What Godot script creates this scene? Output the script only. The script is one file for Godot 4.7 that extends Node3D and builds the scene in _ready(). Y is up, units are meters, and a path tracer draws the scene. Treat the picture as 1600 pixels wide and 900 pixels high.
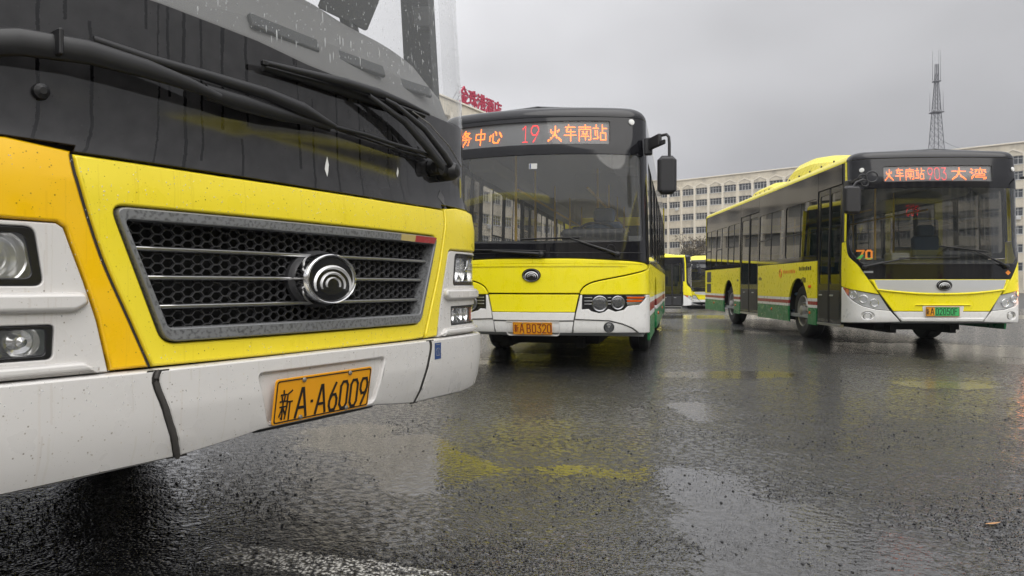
extends Node3D
# Wet bus depot: a large bus corner close by, two city buses behind it, hotel and mast in the distance.

class Surf:
	# Wrap-around skin of a bus: u runs along the plan outline (0 = middle of the nose, u > 0 = local +x side), y is height, +z is forward.
	var half_width := 1.25
	var tab := PackedVector2Array()
	var step := 0.005
	var ae := 0.0
	var ze := 0.0
	var lean: Array
	var tum: Array
	func _init(bulge: float, r: float, rc: float, lean_: Array, tum_: Array):
		lean = lean_
		tum = tum_
		var xc := half_width - r
		var pts := PackedVector2Array()
		for i in 41:
			var x := xc * i / 40.0
			pts.append(Vector2(x, -bulge * pow(x / xc, 2)))
		var p0 := Vector2(xc, -bulge)
		var p1 := Vector2(half_width, -bulge - 2.0 * bulge / xc * r)
		var p2 := Vector2(half_width, -bulge - rc)
		for i in range(1, 21):
			var t := i / 20.0
			pts.append(p0 * (1 - t) * (1 - t) + p1 * 2 * t * (1 - t) + p2 * t * t)
		ze = -bulge - rc
		var arc := PackedFloat32Array([0.0])
		for i in range(1, pts.size()):
			arc.append(arc[i - 1] + pts[i].distance_to(pts[i - 1]))
		ae = arc[arc.size() - 1]
		var k := 0
		var a := 0.0
		while a <= ae:
			while k < arc.size() - 2 and arc[k + 1] < a:
				k += 1
			tab.append(pts[k].lerp(pts[k + 1], (a - arc[k]) / maxf(arc[k + 1] - arc[k], 1e-6)))
			a += step
		tab.append(p2)
		tab.append(p2)
	static func look(t: Array, x: float) -> float:
		if x <= t[0][0]:
			return t[0][1]
		for i in range(1, t.size()):
			if x <= t[i][0]:
				return lerpf(t[i - 1][1], t[i][1], (x - t[i - 1][0]) / (t[i][0] - t[i - 1][0]))
		return t[t.size() - 1][1]
	func at(u: float, y: float) -> Vector3:
		var a := absf(u)
		var x := half_width
		var z := ze
		if a < ae:
			var f := a / step
			var i := int(f)
			var q := tab[i].lerp(tab[i + 1], f - i)
			x = q.x
			z = q.y
		else:
			z = ze - (a - ae)
		x *= signf(u) * (1.0 - look(tum, y))
		z -= look(lean, y) * clampf(1.0 + z / 2.0, 0.0, 1.0)
		return Vector3(x, y, z)
	func nrm(u: float, y: float) -> Vector3:
		var e := 0.012
		return (at(u + e, y) - at(u - e, y)).cross(at(u, y + e) - at(u, y - e)).normalized()
	func ustep(u: float) -> float:
		var a := absf(u)
		if u < -ae - 0.06:
			return clampf(-ae - 0.05 - u, 0.05, 0.8)
		return 0.13 if a < 0.9 else (0.05 if a < ae + 0.06 else 0.8)
	func ystep() -> float:
		return 0.14

class Flat:
	var o: Vector3
	var ax: Vector3
	var ay: Vector3
	var n: Vector3
	func _init(o_: Vector3, ax_: Vector3, ay_: Vector3):
		o = o_
		ax = ax_
		ay = ay_
		n = ax.cross(ay).normalized()
	func at(u: float, y: float) -> Vector3:
		return o + ax * u + ay * y
	func nrm(_u: float, _y: float) -> Vector3:
		return n
	func ustep(_u: float) -> float:
		return 1000.0
	func ystep() -> float:
		return 1000.0

class MB:
	var v := PackedVector3Array()
	var n := PackedVector3Array()
	var uv := PackedVector2Array()
	var c := PackedColorArray()
	var tint := Color(1, 1, 1)
	var tinted := false
	func tri(a: Vector3, b: Vector3, d: Vector3, na: Vector3, nb: Vector3, nd: Vector3, ua := Vector2.ZERO, ub := Vector2.ZERO, ud := Vector2.ZERO):
		if (b - a).cross(d - a).dot(na + nb + nd) > 0.0:
			v.append_array([a, d, b])
			n.append_array([na, nd, nb])
			uv.append_array([ua, ud, ub])
		else:
			v.append_array([a, b, d])
			n.append_array([na, nb, nd])
			uv.append_array([ua, ub, ud])
		if tinted:
			c.append_array([tint, tint, tint])
	func quad(a: Vector3, b: Vector3, d: Vector3, e: Vector3, nn: Vector3):
		var s := (b - a).length()
		var t := (e - a).length()
		tri(a, b, d, nn, nn, nn, Vector2.ZERO, Vector2(s, 0), Vector2(s, t))
		tri(a, d, e, nn, nn, nn, Vector2.ZERO, Vector2(s, t), Vector2(0, t))
	func quadn(a: Vector3, b: Vector3, d: Vector3, e: Vector3, na: Vector3, nb: Vector3, nd: Vector3, ne: Vector3):
		tri(a, b, d, na, nb, nd)
		tri(a, d, e, na, nd, ne)
	# chamfered box, centred on xf
	func box(xf: Transform3D, size: Vector3, bev := 0.0):
		var h := size * 0.5
		bev = minf(bev, minf(h.x, minf(h.y, h.z)) * 0.9)
		var axes := [[0, 1, 2], [1, 2, 0], [2, 0, 1]]
		for ax in axes:
			for s in [-1.0, 1.0]:
				var nn := Vector3.ZERO
				nn[ax[0]] = s
				var q := []
				for k in [[-1, -1], [1, -1], [1, 1], [-1, 1]]:
					var p := Vector3.ZERO
					p[ax[0]] = s * h[ax[0]]
					p[ax[1]] = k[0] * (h[ax[1]] - bev)
					p[ax[2]] = k[1] * (h[ax[2]] - bev)
					q.append(xf * p)
				quad(q[0], q[1], q[2], q[3], (xf.basis * nn).normalized())
		if bev <= 0.0:
			return
		for ax in axes:
			for s1 in [-1.0, 1.0]:
				for s2 in [-1.0, 1.0]:
					var q := []
					var na := Vector3.ZERO
					na[ax[1]] = s1
					var nb := Vector3.ZERO
					nb[ax[2]] = s2
					for k in [[0, -1], [0, 1], [1, 1], [1, -1]]:
						var p := Vector3.ZERO
						p[ax[0]] = k[1] * (h[ax[0]] - bev)
						p[ax[1]] = s1 * (h[ax[1]] - (bev if k[0] == 1 else 0.0))
						p[ax[2]] = s2 * (h[ax[2]] - (bev if k[0] == 0 else 0.0))
						q.append(xf * p)
					var wa := (xf.basis * na).normalized()
					var wb := (xf.basis * nb).normalized()
					quadn(q[0], q[1], q[2], q[3], wa, wa, wb, wb)
		for s1 in [-1.0, 1.0]:
			for s2 in [-1.0, 1.0]:
				for s3 in [-1.0, 1.0]:
					var a := xf * Vector3(s1 * h.x, s2 * (h.y - bev), s3 * (h.z - bev))
					var b := xf * Vector3(s1 * (h.x - bev), s2 * h.y, s3 * (h.z - bev))
					var d := xf * Vector3(s1 * (h.x - bev), s2 * (h.y - bev), s3 * h.z)
					var nn := (xf.basis * Vector3(s1, s2, s3)).normalized()
					tri(a, b, d, nn, nn, nn)
	func bar(a: Vector3, b: Vector3, w: float, t: float, up := Vector3.UP, bev := 0.0):
		var z := (b - a).normalized()
		var x := up.cross(z)
		if x.length() < 1e-3:
			x = Vector3.RIGHT.cross(z)
		x = x.normalized()
		box(Transform3D(Basis(x, z.cross(x), z), (a + b) * 0.5), Vector3(w, t, a.distance_to(b)), bev)
	# tube along a path; rad one number or a list; sq flattens it across the "up" direction
	func tube(path: Array, rad: Variant, seg := 8, up := Vector3.UP, sq := 1.0, caps := true):
		var rings := []
		var nrs := []
		for i in path.size():
			var z: Vector3 = (path[mini(i + 1, path.size() - 1)] - path[maxi(i - 1, 0)]).normalized()
			var x := up.cross(z)
			if x.length() < 1e-3:
				x = Vector3.RIGHT.cross(z)
			x = x.normalized()
			var y := z.cross(x)
			var r: float = rad[i] if rad is Array else rad
			var ring := []
			var nr := []
			for k in seg + 1:
				var a := TAU * k / seg
				ring.append(path[i] + x * cos(a) * r + y * sin(a) * r * sq)
				nr.append((x * cos(a) * sq + y * sin(a)).normalized())
			rings.append(ring)
			nrs.append(nr)
			if caps and (i == 0 or i == path.size() - 1):
				var nn := -z if i == 0 else z
				for k in seg:
					tri(path[i], ring[k], ring[k + 1], nn, nn, nn)
		for i in path.size() - 1:
			for k in seg:
				quadn(rings[i][k], rings[i][k + 1], rings[i + 1][k + 1], rings[i + 1][k], nrs[i][k], nrs[i][k + 1], nrs[i + 1][k + 1], nrs[i + 1][k])
	# profile of (radius, along local z) turned round the local z axis; sx, sy stretch it
	func lathe(xf: Transform3D, prof: Array, seg := 24, sx := 1.0, sy := 1.0):
		for i in prof.size() - 1:
			var p: Vector2 = prof[i]
			var q: Vector2 = prof[i + 1]
			var d := q - p
			var nr := Vector2(-d.y, d.x).normalized()
			for k in seg:
				var a := TAU * k / seg
				var b := TAU * (k + 1) / seg
				var ca := Vector2(cos(a), sin(a))
				var cb := Vector2(cos(b), sin(b))
				var na := (xf.basis * Vector3(ca.x * nr.x / sx, ca.y * nr.x / sy, nr.y)).normalized()
				var nb := (xf.basis * Vector3(cb.x * nr.x / sx, cb.y * nr.x / sy, nr.y)).normalized()
				var p1 := xf * Vector3(ca.x * p.x * sx, ca.y * p.x * sy, p.y)
				var p2 := xf * Vector3(cb.x * p.x * sx, cb.y * p.x * sy, p.y)
				var q1 := xf * Vector3(ca.x * q.x * sx, ca.y * q.x * sy, q.y)
				var q2 := xf * Vector3(cb.x * q.x * sx, cb.y * q.x * sy, q.y)
				if p.x > 1e-5:
					tri(p1, p2, q2 if q.x > 1e-5 else q1, na, nb, nb)
				if q.x > 1e-5:
					tri(p1, q2, q1, na, nb, na)
	func mesh() -> ArrayMesh:
		var a := []
		a.resize(Mesh.ARRAY_MAX)
		a[Mesh.ARRAY_VERTEX] = v
		a[Mesh.ARRAY_NORMAL] = n
		a[Mesh.ARRAY_TEX_UV] = uv
		if tinted:
			a[Mesh.ARRAY_COLOR] = c
		var m := ArrayMesh.new()
		m.add_surface_from_arrays(Mesh.PRIMITIVE_TRIANGLES, a)
		return m

var M := {}
var rng := RandomNumberGenerator.new()
var names := {}

func numbered(called: String) -> String:
	var k: int = names.get(called, 0)
	names[called] = k + 1
	return called if k == 0 else "%s_%03d" % [called, k]

func tag(o: Node, label := "", category := "", group := "", kind := "") -> Node:
	if label:
		o.set_meta("label", label)
	if category:
		o.set_meta("category", category)
	if group:
		o.set_meta("group", group)
	if kind:
		o.set_meta("kind", kind)
	return o

func thing(called: String, label: String, category: String, pos := Vector3.ZERO, yaw := 0.0, group := "") -> Node3D:
	var o := Node3D.new()
	o.name = numbered(called)
	add_child(o)
	o.position = pos
	o.rotation.y = yaw
	tag(o, label, category, group)
	return o

func put(mb: MB, called: String, mat: Material, parent: Node) -> MeshInstance3D:
	var o := MeshInstance3D.new()
	o.name = numbered(called) if parent == self else called
	if mb.v.size() > 0:
		o.mesh = mb.mesh()
		o.material_override = mat
	parent.add_child(o, true)
	return o

func put_mesh(m: Mesh, called: String, mat: Material, parent: Node, xf := Transform3D.IDENTITY) -> MeshInstance3D:
	var o := MeshInstance3D.new()
	o.name = called
	o.mesh = m
	o.material_override = mat
	o.transform = xf
	parent.add_child(o, true)
	return o

func T(p: Vector3) -> Transform3D:
	return Transform3D(Basis.IDENTITY, p)

func lin(r: float, g: float, b: float, a := 1.0) -> Color:
	var c := Color(r, g, b).linear_to_srgb()
	c.a = a
	return c

func mat(key: String, col: Color, rough := 0.6, metal := 0.0, coat := 0.0) -> StandardMaterial3D:
	var m := StandardMaterial3D.new()
	m.resource_name = key
	m.albedo_color = col
	m.roughness = rough
	m.metallic = metal
	if col.a < 1.0:
		m.transparency = BaseMaterial3D.TRANSPARENCY_ALPHA
	if coat > 0.0:
		m.clearcoat_enabled = true
		m.clearcoat = coat
		m.clearcoat_roughness = 0.06
	M[key] = m
	return m

func glow(key: String, col: Color, energy: float) -> StandardMaterial3D:
	var m := mat(key, Color(0.05, 0.03, 0.02), 0.5)
	m.emission_enabled = true
	m.emission = col
	m.emission_energy_multiplier = energy
	return m

func noise(kind: int, freq: float, sd: int, oct := 3) -> FastNoiseLite:
	var f := FastNoiseLite.new()
	f.noise_type = kind
	f.frequency = freq
	f.seed = sd
	f.fractal_octaves = oct
	if oct <= 1:
		f.fractal_type = FastNoiseLite.FRACTAL_NONE
	return f

func noise_tex(f: FastNoiseLite, size: int, ramp: Array = [], normal := false, bump := 4.0) -> NoiseTexture2D:
	var t := NoiseTexture2D.new()
	t.width = size
	t.height = size
	t.seamless = true
	t.seamless_blend_skirt = 0.15
	t.noise = f
	if normal:
		t.as_normal_map = true
		t.bump_strength = bump
	if ramp:
		var g := Gradient.new()
		var offs := PackedFloat32Array()
		var cols := PackedColorArray()
		for r in ramp:
			offs.append(r[0])
			cols.append(r[1])
		g.offsets = offs
		g.colors = cols
		t.color_ramp = g
	return t

func grey(x: float) -> Color:
	return Color(x, x, x)

# ---------- outlines ----------
func P(a: Array) -> PackedVector2Array:
	var p := PackedVector2Array()
	for i in range(0, a.size(), 2):
		p.append(Vector2(a[i], a[i + 1]))
	return p

func mir(p: PackedVector2Array) -> PackedVector2Array:
	var q := PackedVector2Array()
	for v in p:
		q.append(Vector2(-v.x, v.y))
	q.reverse()
	return q

func both(p: PackedVector2Array) -> PackedVector2Array:   # right half from top to bottom -> closed outline
	var q := p.duplicate()
	q.append_array(mir(p))
	return q

func rect(x0: float, y0: float, x1: float, y1: float) -> PackedVector2Array:
	return P([x0, y0, x1, y0, x1, y1, x0, y1])

func rnd(p: PackedVector2Array, r: float, seg := 5) -> PackedVector2Array:   # rounded corners
	var q := PackedVector2Array()
	var k := p.size()
	for i in k:
		var a := p[(i + k - 1) % k]
		var b := p[i]
		var c := p[(i + 1) % k]
		var ra := minf(r, minf(a.distance_to(b), b.distance_to(c)) * 0.45)
		var s := b + (a - b).normalized() * ra
		var e := b + (c - b).normalized() * ra
		for j in seg + 1:
			var t := float(j) / seg
			q.append(s * (1 - t) * (1 - t) + b * 2 * t * (1 - t) + e * t * t)
	return q

func ell(cx: float, cy: float, rx: float, ry: float, seg := 28) -> PackedVector2Array:
	var q := PackedVector2Array()
	for i in seg:
		q.append(Vector2(cx + cos(TAU * i / seg) * rx, cy + sin(TAU * i / seg) * ry))
	return q

func curve(a: Array, n := 6) -> PackedVector2Array:   # smooth line through points
	var p := P(a)
	var q := PackedVector2Array()
	for i in p.size() - 1:
		var p0 := p[maxi(i - 1, 0)]
		var p3 := p[mini(i + 2, p.size() - 1)]
		for k in n:
			q.append(p[i].cubic_interpolate(p[i + 1], p0, p3, float(k) / n))
	q.append(p[p.size() - 1])
	return q

func dense(p: PackedVector2Array, S, far := 0.8) -> PackedVector2Array:
	var q := PackedVector2Array()
	for i in p.size():
		var a := p[i]
		var b := p[(i + 1) % p.size()]
		if a.distance_to(b) < 1e-4:
			continue
		var st := 1000.0
		if S is Surf:
			st = 0.06 if minf(absf(a.x), absf(b.x)) < S.ae + 0.05 else far
		var k := maxi(1, ceili(a.distance_to(b) / st))
		for j in k:
			q.append(a.lerp(b, float(j) / k))
	return q

func inset(p: PackedVector2Array, d: float) -> PackedVector2Array:
	var q := PackedVector2Array()
	var k := p.size()
	for i in k:
		var e0 := (p[i] - p[(i + k - 1) % k]).normalized()
		var e1 := (p[(i + 1) % k] - p[i]).normalized()
		var l0 := Vector2(-e0.y, e0.x)
		var m := (l0 + Vector2(-e1.y, e1.x)).normalized()
		q.append(p[i] + m * d / maxf(0.4, m.dot(l0)))
	return q

func skin(mb: MB, S, poly: PackedVector2Array, off := 0.0, thick := 0.015, bev := 0.003, holes: Array = []):
	var outer := dense(poly, S)
	if Geometry2D.is_polygon_clockwise(outer):
		outer.reverse()
	var loops := [outer]
	for h in holes:
		var hh := dense(h, S)
		if not Geometry2D.is_polygon_clockwise(hh):
			hh.reverse()
		loops.append(hh)
	var tops := []
	for l in loops:
		tops.append(inset(l, bev) if bev > 0.0 else l)
	var lo := outer[0]
	var hi := outer[0]
	for p in outer:
		lo = lo.min(p)
		hi = hi.max(p)
	var ub := [lo.x]
	while ub[-1] < hi.x - 1e-5:
		ub.append(minf(hi.x, ub[-1] + S.ustep(ub[-1] + 0.01)))
	var yb := [lo.y]
	while yb[-1] < hi.y - 1e-5:
		yb.append(minf(hi.y, yb[-1] + S.ystep()))
	for i in range(1, tops.size()):
		var cc := Vector2.ZERO
		for p in tops[i]:
			cc += p / tops[i].size()
		ub.append(cc.x)
		yb.append(cc.y)
	if S is Surf:
		for x in [-S.ae, S.ae]:
			if x > lo.x and x < hi.x:
				ub.append(x)
		for e in S.lean:
			if e[0] > lo.y and e[0] < hi.y:
				yb.append(e[0])
	ub.sort()
	yb.sort()
	for i in ub.size() - 1:
		for j in yb.size() - 1:
			if ub[i + 1] - ub[i] < 1e-5 or yb[j + 1] - yb[j] < 1e-5:
				continue
			var pieces := Geometry2D.intersect_polygons(rect(ub[i], yb[j], ub[i + 1], yb[j + 1]), tops[0])
			for k in range(1, tops.size()):
				var nxt: Array[PackedVector2Array] = []
				for p in pieces:
					nxt.append_array(Geometry2D.clip_polygons(p, tops[k]))
				pieces = nxt
			for p in pieces:
				if Geometry2D.is_polygon_clockwise(p):
					continue
				var idx := Geometry2D.triangulate_polygon(p)
				var vs := []
				var ns := []
				for q in p:
					var nn: Vector3 = S.nrm(q.x, q.y)
					ns.append(nn)
					vs.append(S.at(q.x, q.y) + nn * off)
				for t in range(0, idx.size(), 3):
					mb.tri(vs[idx[t]], vs[idx[t + 1]], vs[idx[t + 2]], ns[idx[t]], ns[idx[t + 1]], ns[idx[t + 2]], p[idx[t]], p[idx[t + 1]], p[idx[t + 2]])
	if thick <= 0.0:
		return
	for li in loops.size():
		var l: PackedVector2Array = loops[li]
		var tp: PackedVector2Array = tops[li]
		var a3 := []
		var b3 := []
		var c3 := []
		var n3 := []
		var o3 := []
		for i in l.size():
			var nn: Vector3 = S.nrm(l[i].x, l[i].y)
			var e := l[i] - tp[i]
			var outw: Vector3 = Vector3.ZERO
			if e.length() < 1e-6:
				e = inset(l, -0.001)[i] - l[i]
			outw = (S.at(l[i].x + e.x, l[i].y + e.y) - S.at(l[i].x, l[i].y)).normalized()
			a3.append(S.at(tp[i].x, tp[i].y) + nn * off)
			b3.append(S.at(l[i].x, l[i].y) + nn * (off - bev))
			c3.append(S.at(l[i].x, l[i].y) + nn * (off - thick))
			n3.append(nn)
			o3.append(outw)
		for i in l.size():
			var j := (i + 1) % l.size()
			if bev > 0.0:
				mb.quadn(a3[i], a3[j], b3[j], b3[i], n3[i], n3[j], o3[j], o3[i])
			var w: Vector3 = (o3[i] + o3[j]).normalized()
			mb.quad(b3[i], b3[j], c3[j], c3[i], w)

func panel(parent: Node, called: String, m: Material, S, poly: PackedVector2Array, off := 0.0, thick := 0.015, bev := 0.003, holes: Array = []) -> MeshInstance3D:
	var mb := MB.new()
	skin(mb, S, poly, off, thick, bev, holes)
	return put(mb, called, m, parent)

func frame_at(S, u: float, y: float, off := 0.0) -> Transform3D:   # local z = outward, y = up along the skin
	var n: Vector3 = S.nrm(u, y)
	var up := (Vector3.UP - n * n.y).normalized()
	return Transform3D(Basis(up.cross(n), up, n), S.at(u, y) + n * off)

# ---------- lettering ----------
const WATER := [[0.6, 0.8, 1.8, 1.8], [0.3, 3.4, 1.5, 4.3], [0.4, 9.5, 2, 6]]
const GLYPH := {
	"务": [[4, 0, 1, 3.5], [3.5, 1.2, 7.5, 1.2, 5.5, 3.2, 1, 5], [3, 1.8, 5, 3.5, 9, 5], [1.5, 6, 7.5, 6, 7, 9.3, 6, 9], [4.6, 4.8, 4.2, 7, 2, 9.7]],
	"中": [[1.5, 2.5, 8.5, 2.5, 8.5, 6.3, 1.5, 6.3, 1.5, 2.5], [5, 0, 5, 10]],
	"心": [[1.2, 4.5, 0.5, 7.5], [3, 3.5, 3, 8, 3.8, 9, 7, 9, 7.6, 7], [4.5, 2, 5.5, 4], [7.8, 3, 9.2, 5.5]],
	"火": [[2, 2.8, 2.8, 4.8], [7.8, 2.5, 6.8, 4.5], [5, 0.5, 5, 4, 4, 7, 1, 9.7], [5, 4.5, 6.2, 7.3, 9.2, 9.7]],
	"车": [[1.5, 1.5, 8.5, 1.5], [4, 0, 2.2, 4.2, 8.3, 4.2], [0.5, 6.6, 9.5, 6.6], [5.2, 2.8, 5.2, 10]],
	"南": [[1, 1.3, 9, 1.3], [5, 0, 5, 3], [1, 9.8, 1, 3.2, 9, 3.2, 9, 9.3, 8, 9.5], [3.4, 4, 4, 5.2], [6.6, 4, 6, 5.2], [2.8, 5.6, 7.2, 5.6], [2.5, 7.4, 7.5, 7.4], [5, 5.6, 5, 9.6]],
	"站": [[2, 0.3, 2.3, 1.6], [0.3, 2.4, 4.2, 2.4], [1.2, 3.6, 1.5, 6.6], [3.4, 3.4, 2.8, 6.8], [0.2, 8.8, 4.2, 8], [6.7, 0, 6.7, 5], [6.7, 2.3, 9.7, 2.3], [5.2, 5, 9, 5, 9, 9.5, 5.2, 9.5, 5.2, 5]],
	"大": [[0.7, 3.2, 9.3, 3.2], [5, 0.2, 5, 3.2, 4, 6.5, 0.8, 9.7], [5.1, 3.6, 6.3, 6.8, 9.3, 9.7]],
	"湾": [[6, 0, 6.2, 1], [3, 1.3, 9.6, 1.3], [5.2, 1.3, 5.2, 4], [7, 1.3, 7, 4], [3.8, 2.2, 3.2, 3.8], [8.6, 2.2, 9.4, 3.8], [3.4, 4.8, 8.8, 4.8, 8.8, 6.2, 3.6, 6.2, 3.4, 7.8, 9, 7.8, 8.6, 9.6, 7.4, 9.4]],
	"新": [[2.4, 0, 2.7, 1], [0.6, 1.4, 4.6, 1.4], [1.4, 2, 1.8, 3.2], [3.8, 2, 3.3, 3.2], [0.3, 3.6, 4.8, 3.6], [0.5, 5.4, 4.7, 5.4], [2.6, 3.6, 2.6, 9.6, 1.9, 9.2], [2.2, 6, 0.4, 8.6], [3, 6, 4.6, 7.8], [9, 0.3, 5.8, 1.4, 5.8, 5.5, 4.9, 9.6], [5.8, 4, 9.8, 4], [8, 4, 8, 10]],
	"金": [[5, 0, 3, 2.3, 0.2, 4.2], [5, 0, 7, 2.3, 9.8, 4.2], [2.7, 4, 7.3, 4], [1.2, 6, 8.8, 6], [5, 4, 5, 9.4], [2.6, 6.9, 3.3, 8.5], [7.4, 6.9, 6.7, 8.5], [0.5, 9.5, 9.5, 9.5]],
	"珠": [[0.3, 1.2, 3.8, 1.2], [0.5, 4.6, 3.6, 4.6], [2, 1.2, 2, 8], [0.2, 8.6, 3.9, 7.8], [5.4, 0.6, 4.4, 3], [5, 2.2, 9.3, 2.2], [4.3, 5, 9.8, 5], [7, 0, 7, 10], [6.8, 5.4, 4.2, 8.8], [7.2, 5.4, 9.8, 8.6]],
	"港": [[5, 0, 5, 4], [7.8, 0, 7.8, 4], [3.4, 1.8, 9.4, 1.8], [3, 4, 9.8, 4], [5, 4, 3.2, 6.6], [7.8, 4, 9.8, 6.4], [5, 5.6, 8, 5.6, 8, 7.4, 4.9, 7.4], [4.9, 5.6, 4.9, 9.4, 9, 9.4, 9.2, 8.4]],
	"酒": [[3.2, 0.8, 9.8, 0.8], [3.6, 2.8, 9.4, 2.8, 9.4, 9.8, 3.6, 9.8, 3.6, 2.8], [5.6, 0.8, 5.6, 4.4, 4.6, 5.4], [7.4, 0.8, 7.4, 4.6, 8.4, 5], [3.8, 6.6, 9.2, 6.6], [3.8, 8.2, 9.2, 8.2]],
	"店": [[5, 0, 5.2, 1.2], [1.2, 1.4, 9.6, 1.4], [1.4, 1.4, 1.4, 6, 0.3, 9.8], [5.6, 2.2, 5.6, 5.6], [5.6, 3.8, 9, 3.8], [3, 5.6, 8.8, 5.6, 8.8, 9.6, 3, 9.6, 3, 5.6]],
	"A": [[0.3, 10, 4.4, 0, 5.6, 0, 9.7, 10], [2, 6.8, 8, 6.8]],
	"B": [[1, 0, 6, 0, 8, 1, 8, 3.6, 6.4, 4.7, 1, 4.7], [6.4, 4.7, 8.8, 6, 8.8, 8.8, 6.8, 10, 1, 10], [1, 0, 1, 10]],
	"F": [[9, 0, 1, 0, 1, 10], [1, 4.7, 7.5, 4.7]],
	"0": [[3, 0, 7, 0, 9, 1.6, 9, 8.4, 7, 10, 3, 10, 1, 8.4, 1, 1.6, 3, 0]],
	"1": [[2.5, 1.8, 5, 0, 5, 10], [2.5, 10, 7.5, 10]],
	"2": [[1, 2, 2.6, 0.2, 6.8, 0, 9, 1.8, 8.8, 4, 1, 10, 9.2, 10]],
	"3": [[1, 0, 9, 0, 4.8, 4, 7.6, 4.6, 9, 6.2, 9, 8.4, 7, 10, 2.6, 10, 1, 8.4]],
	"5": [[8.8, 0, 1.6, 0, 1.2, 4.6, 6.6, 4, 9, 5.6, 9, 8.4, 7, 10, 2.6, 10, 1, 8.6]],
	"6": [[6.8, 0, 2, 4.6, 1, 6.6, 1, 8.2, 2.6, 10, 7.2, 10, 9, 8.2, 9, 6, 7.2, 4.3, 3.4, 4.3, 1.4, 6]],
	"9": [[3.2, 10, 8, 5.4, 9, 3.4, 9, 1.8, 7.4, 0, 2.8, 0, 1, 1.8, 1, 4, 2.8, 5.7, 6.6, 5.7, 8.6, 4]],
	"7": [[0.8, 0, 9, 0, 4, 10]],
	"·": [[4.6, 5.2, 5.4, 5.2]],
}

func strokes_of(ch: String) -> Array:
	var s: Array = GLYPH[ch].duplicate()
	if ch in ["湾", "港", "酒"]:
		s.append_array(WATER)
	return s

# painted or raised character in a w x h box whose centre is xf
func letter(mb: MB, ch: String, xf: Transform3D, w: float, h: float, stroke: float, depth: float):
	var k := 0
	for s in strokes_of(ch):
		for i in range(0, s.size() - 2, 2):
			var a := Vector3((s[i] / 10.0 - 0.5) * w, (0.5 - s[i + 1] / 10.0) * h, 0)
			var b := Vector3((s[i + 2] / 10.0 - 0.5) * w, (0.5 - s[i + 3] / 10.0) * h, 0)
			var d := (b - a).normalized()
			var up := Vector3(-d.y, d.x, 0)
			k += 1
			mb.box(xf * Transform3D(Basis(d, up, Vector3.BACK), (a + b) * 0.5 + Vector3(0, 0, depth * 0.5 - 0.00012 * (k % 5))), Vector3(a.distance_to(b) + stroke * 0.8, stroke, depth))

# lit dots of a 16 x 16 dot-matrix character
func led_letter(mb: MB, ch: String, xf: Transform3D, w: float, h: float, nx := 14, ny := 15):
	var on := {}
	for s in strokes_of(ch):
		for i in range(0, s.size() - 2, 2):
			var a := Vector2(s[i], s[i + 1])
			var b := Vector2(s[i + 2], s[i + 3])
			for t in 33:
				var p := a.lerp(b, t / 32.0) / 10.0
				on[Vector2i(roundi(p.x * (nx - 1)), roundi(p.y * (ny - 1)))] = true
	for q in on:
		var c := Vector3((q.x / float(nx - 1) - 0.5) * w, (0.5 - q.y / float(ny - 1)) * h, 0)
		var r := 0.52 * minf(w / nx, h / ny)
		var ring := []
		for k in 6:
			ring.append(xf * (c + Vector3(cos(TAU * k / 6), sin(TAU * k / 6), 0) * r))
		var top := xf * (c + Vector3(0, 0, r * 0.5))
		for k in 6:
			var nn := xf.basis.z
			mb.tri(ring[k], ring[(k + 1) % 6], top, nn, nn, nn)

func _ready():
	rng.seed = 7
	# ---- camera ----
	var cam := Camera3D.new()
	cam.name = "camera"
	add_child(cam)
	cam.position = Vector3(0, 0.95, 0)
	cam.rotation.x = -atan(5.0 / 1200.0)
	cam.fov = rad_to_deg(2.0 * atan(450.0 / 1200.0))
	cam.near = 0.05
	cam.far = 900.0
	cam.current = true
	# ---- overcast sky ----
	var env := Environment.new()
	env.background_mode = Environment.BG_SKY
	var sky := Sky.new()
	var pano := PanoramaSkyMaterial.new()
	pano.panorama = ImageTexture.create_from_image(overcast())
	sky.sky_material = pano
	env.sky = sky
	env.background_energy_multiplier = 1.0
	env.tonemap_mode = Environment.TONE_MAPPER_LINEAR
	env.tonemap_exposure = 1.32
	env.sdfgi_enabled = true
	env.ssao_enabled = true
	env.ssil_enabled = true
	env.fog_enabled = true
	env.fog_density = 0.0005
	env.fog_light_color = Color(0.82, 0.83, 0.86)
	var we := WorldEnvironment.new()
	we.name = "environment"
	we.environment = env
	add_child(we)
	# ---- sun behind thick cloud ----
	var sun := DirectionalLight3D.new()
	sun.name = "sun"
	sun.light_energy = 0.5
	sun.light_angular_distance = 75.0
	sun.light_color = Color(1.0, 0.985, 0.96)
	sun.shadow_enabled = true
	add_child(sun)
	sun.rotation_degrees = Vector3(-52, 25, 0)
	make_materials()
	build_ground()
	build_hotel()
	build_mast()
	build_near_bus()
	build_bus_route19()
	build_bus_route903()
	build_far_buses()
	build_small_things()

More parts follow.
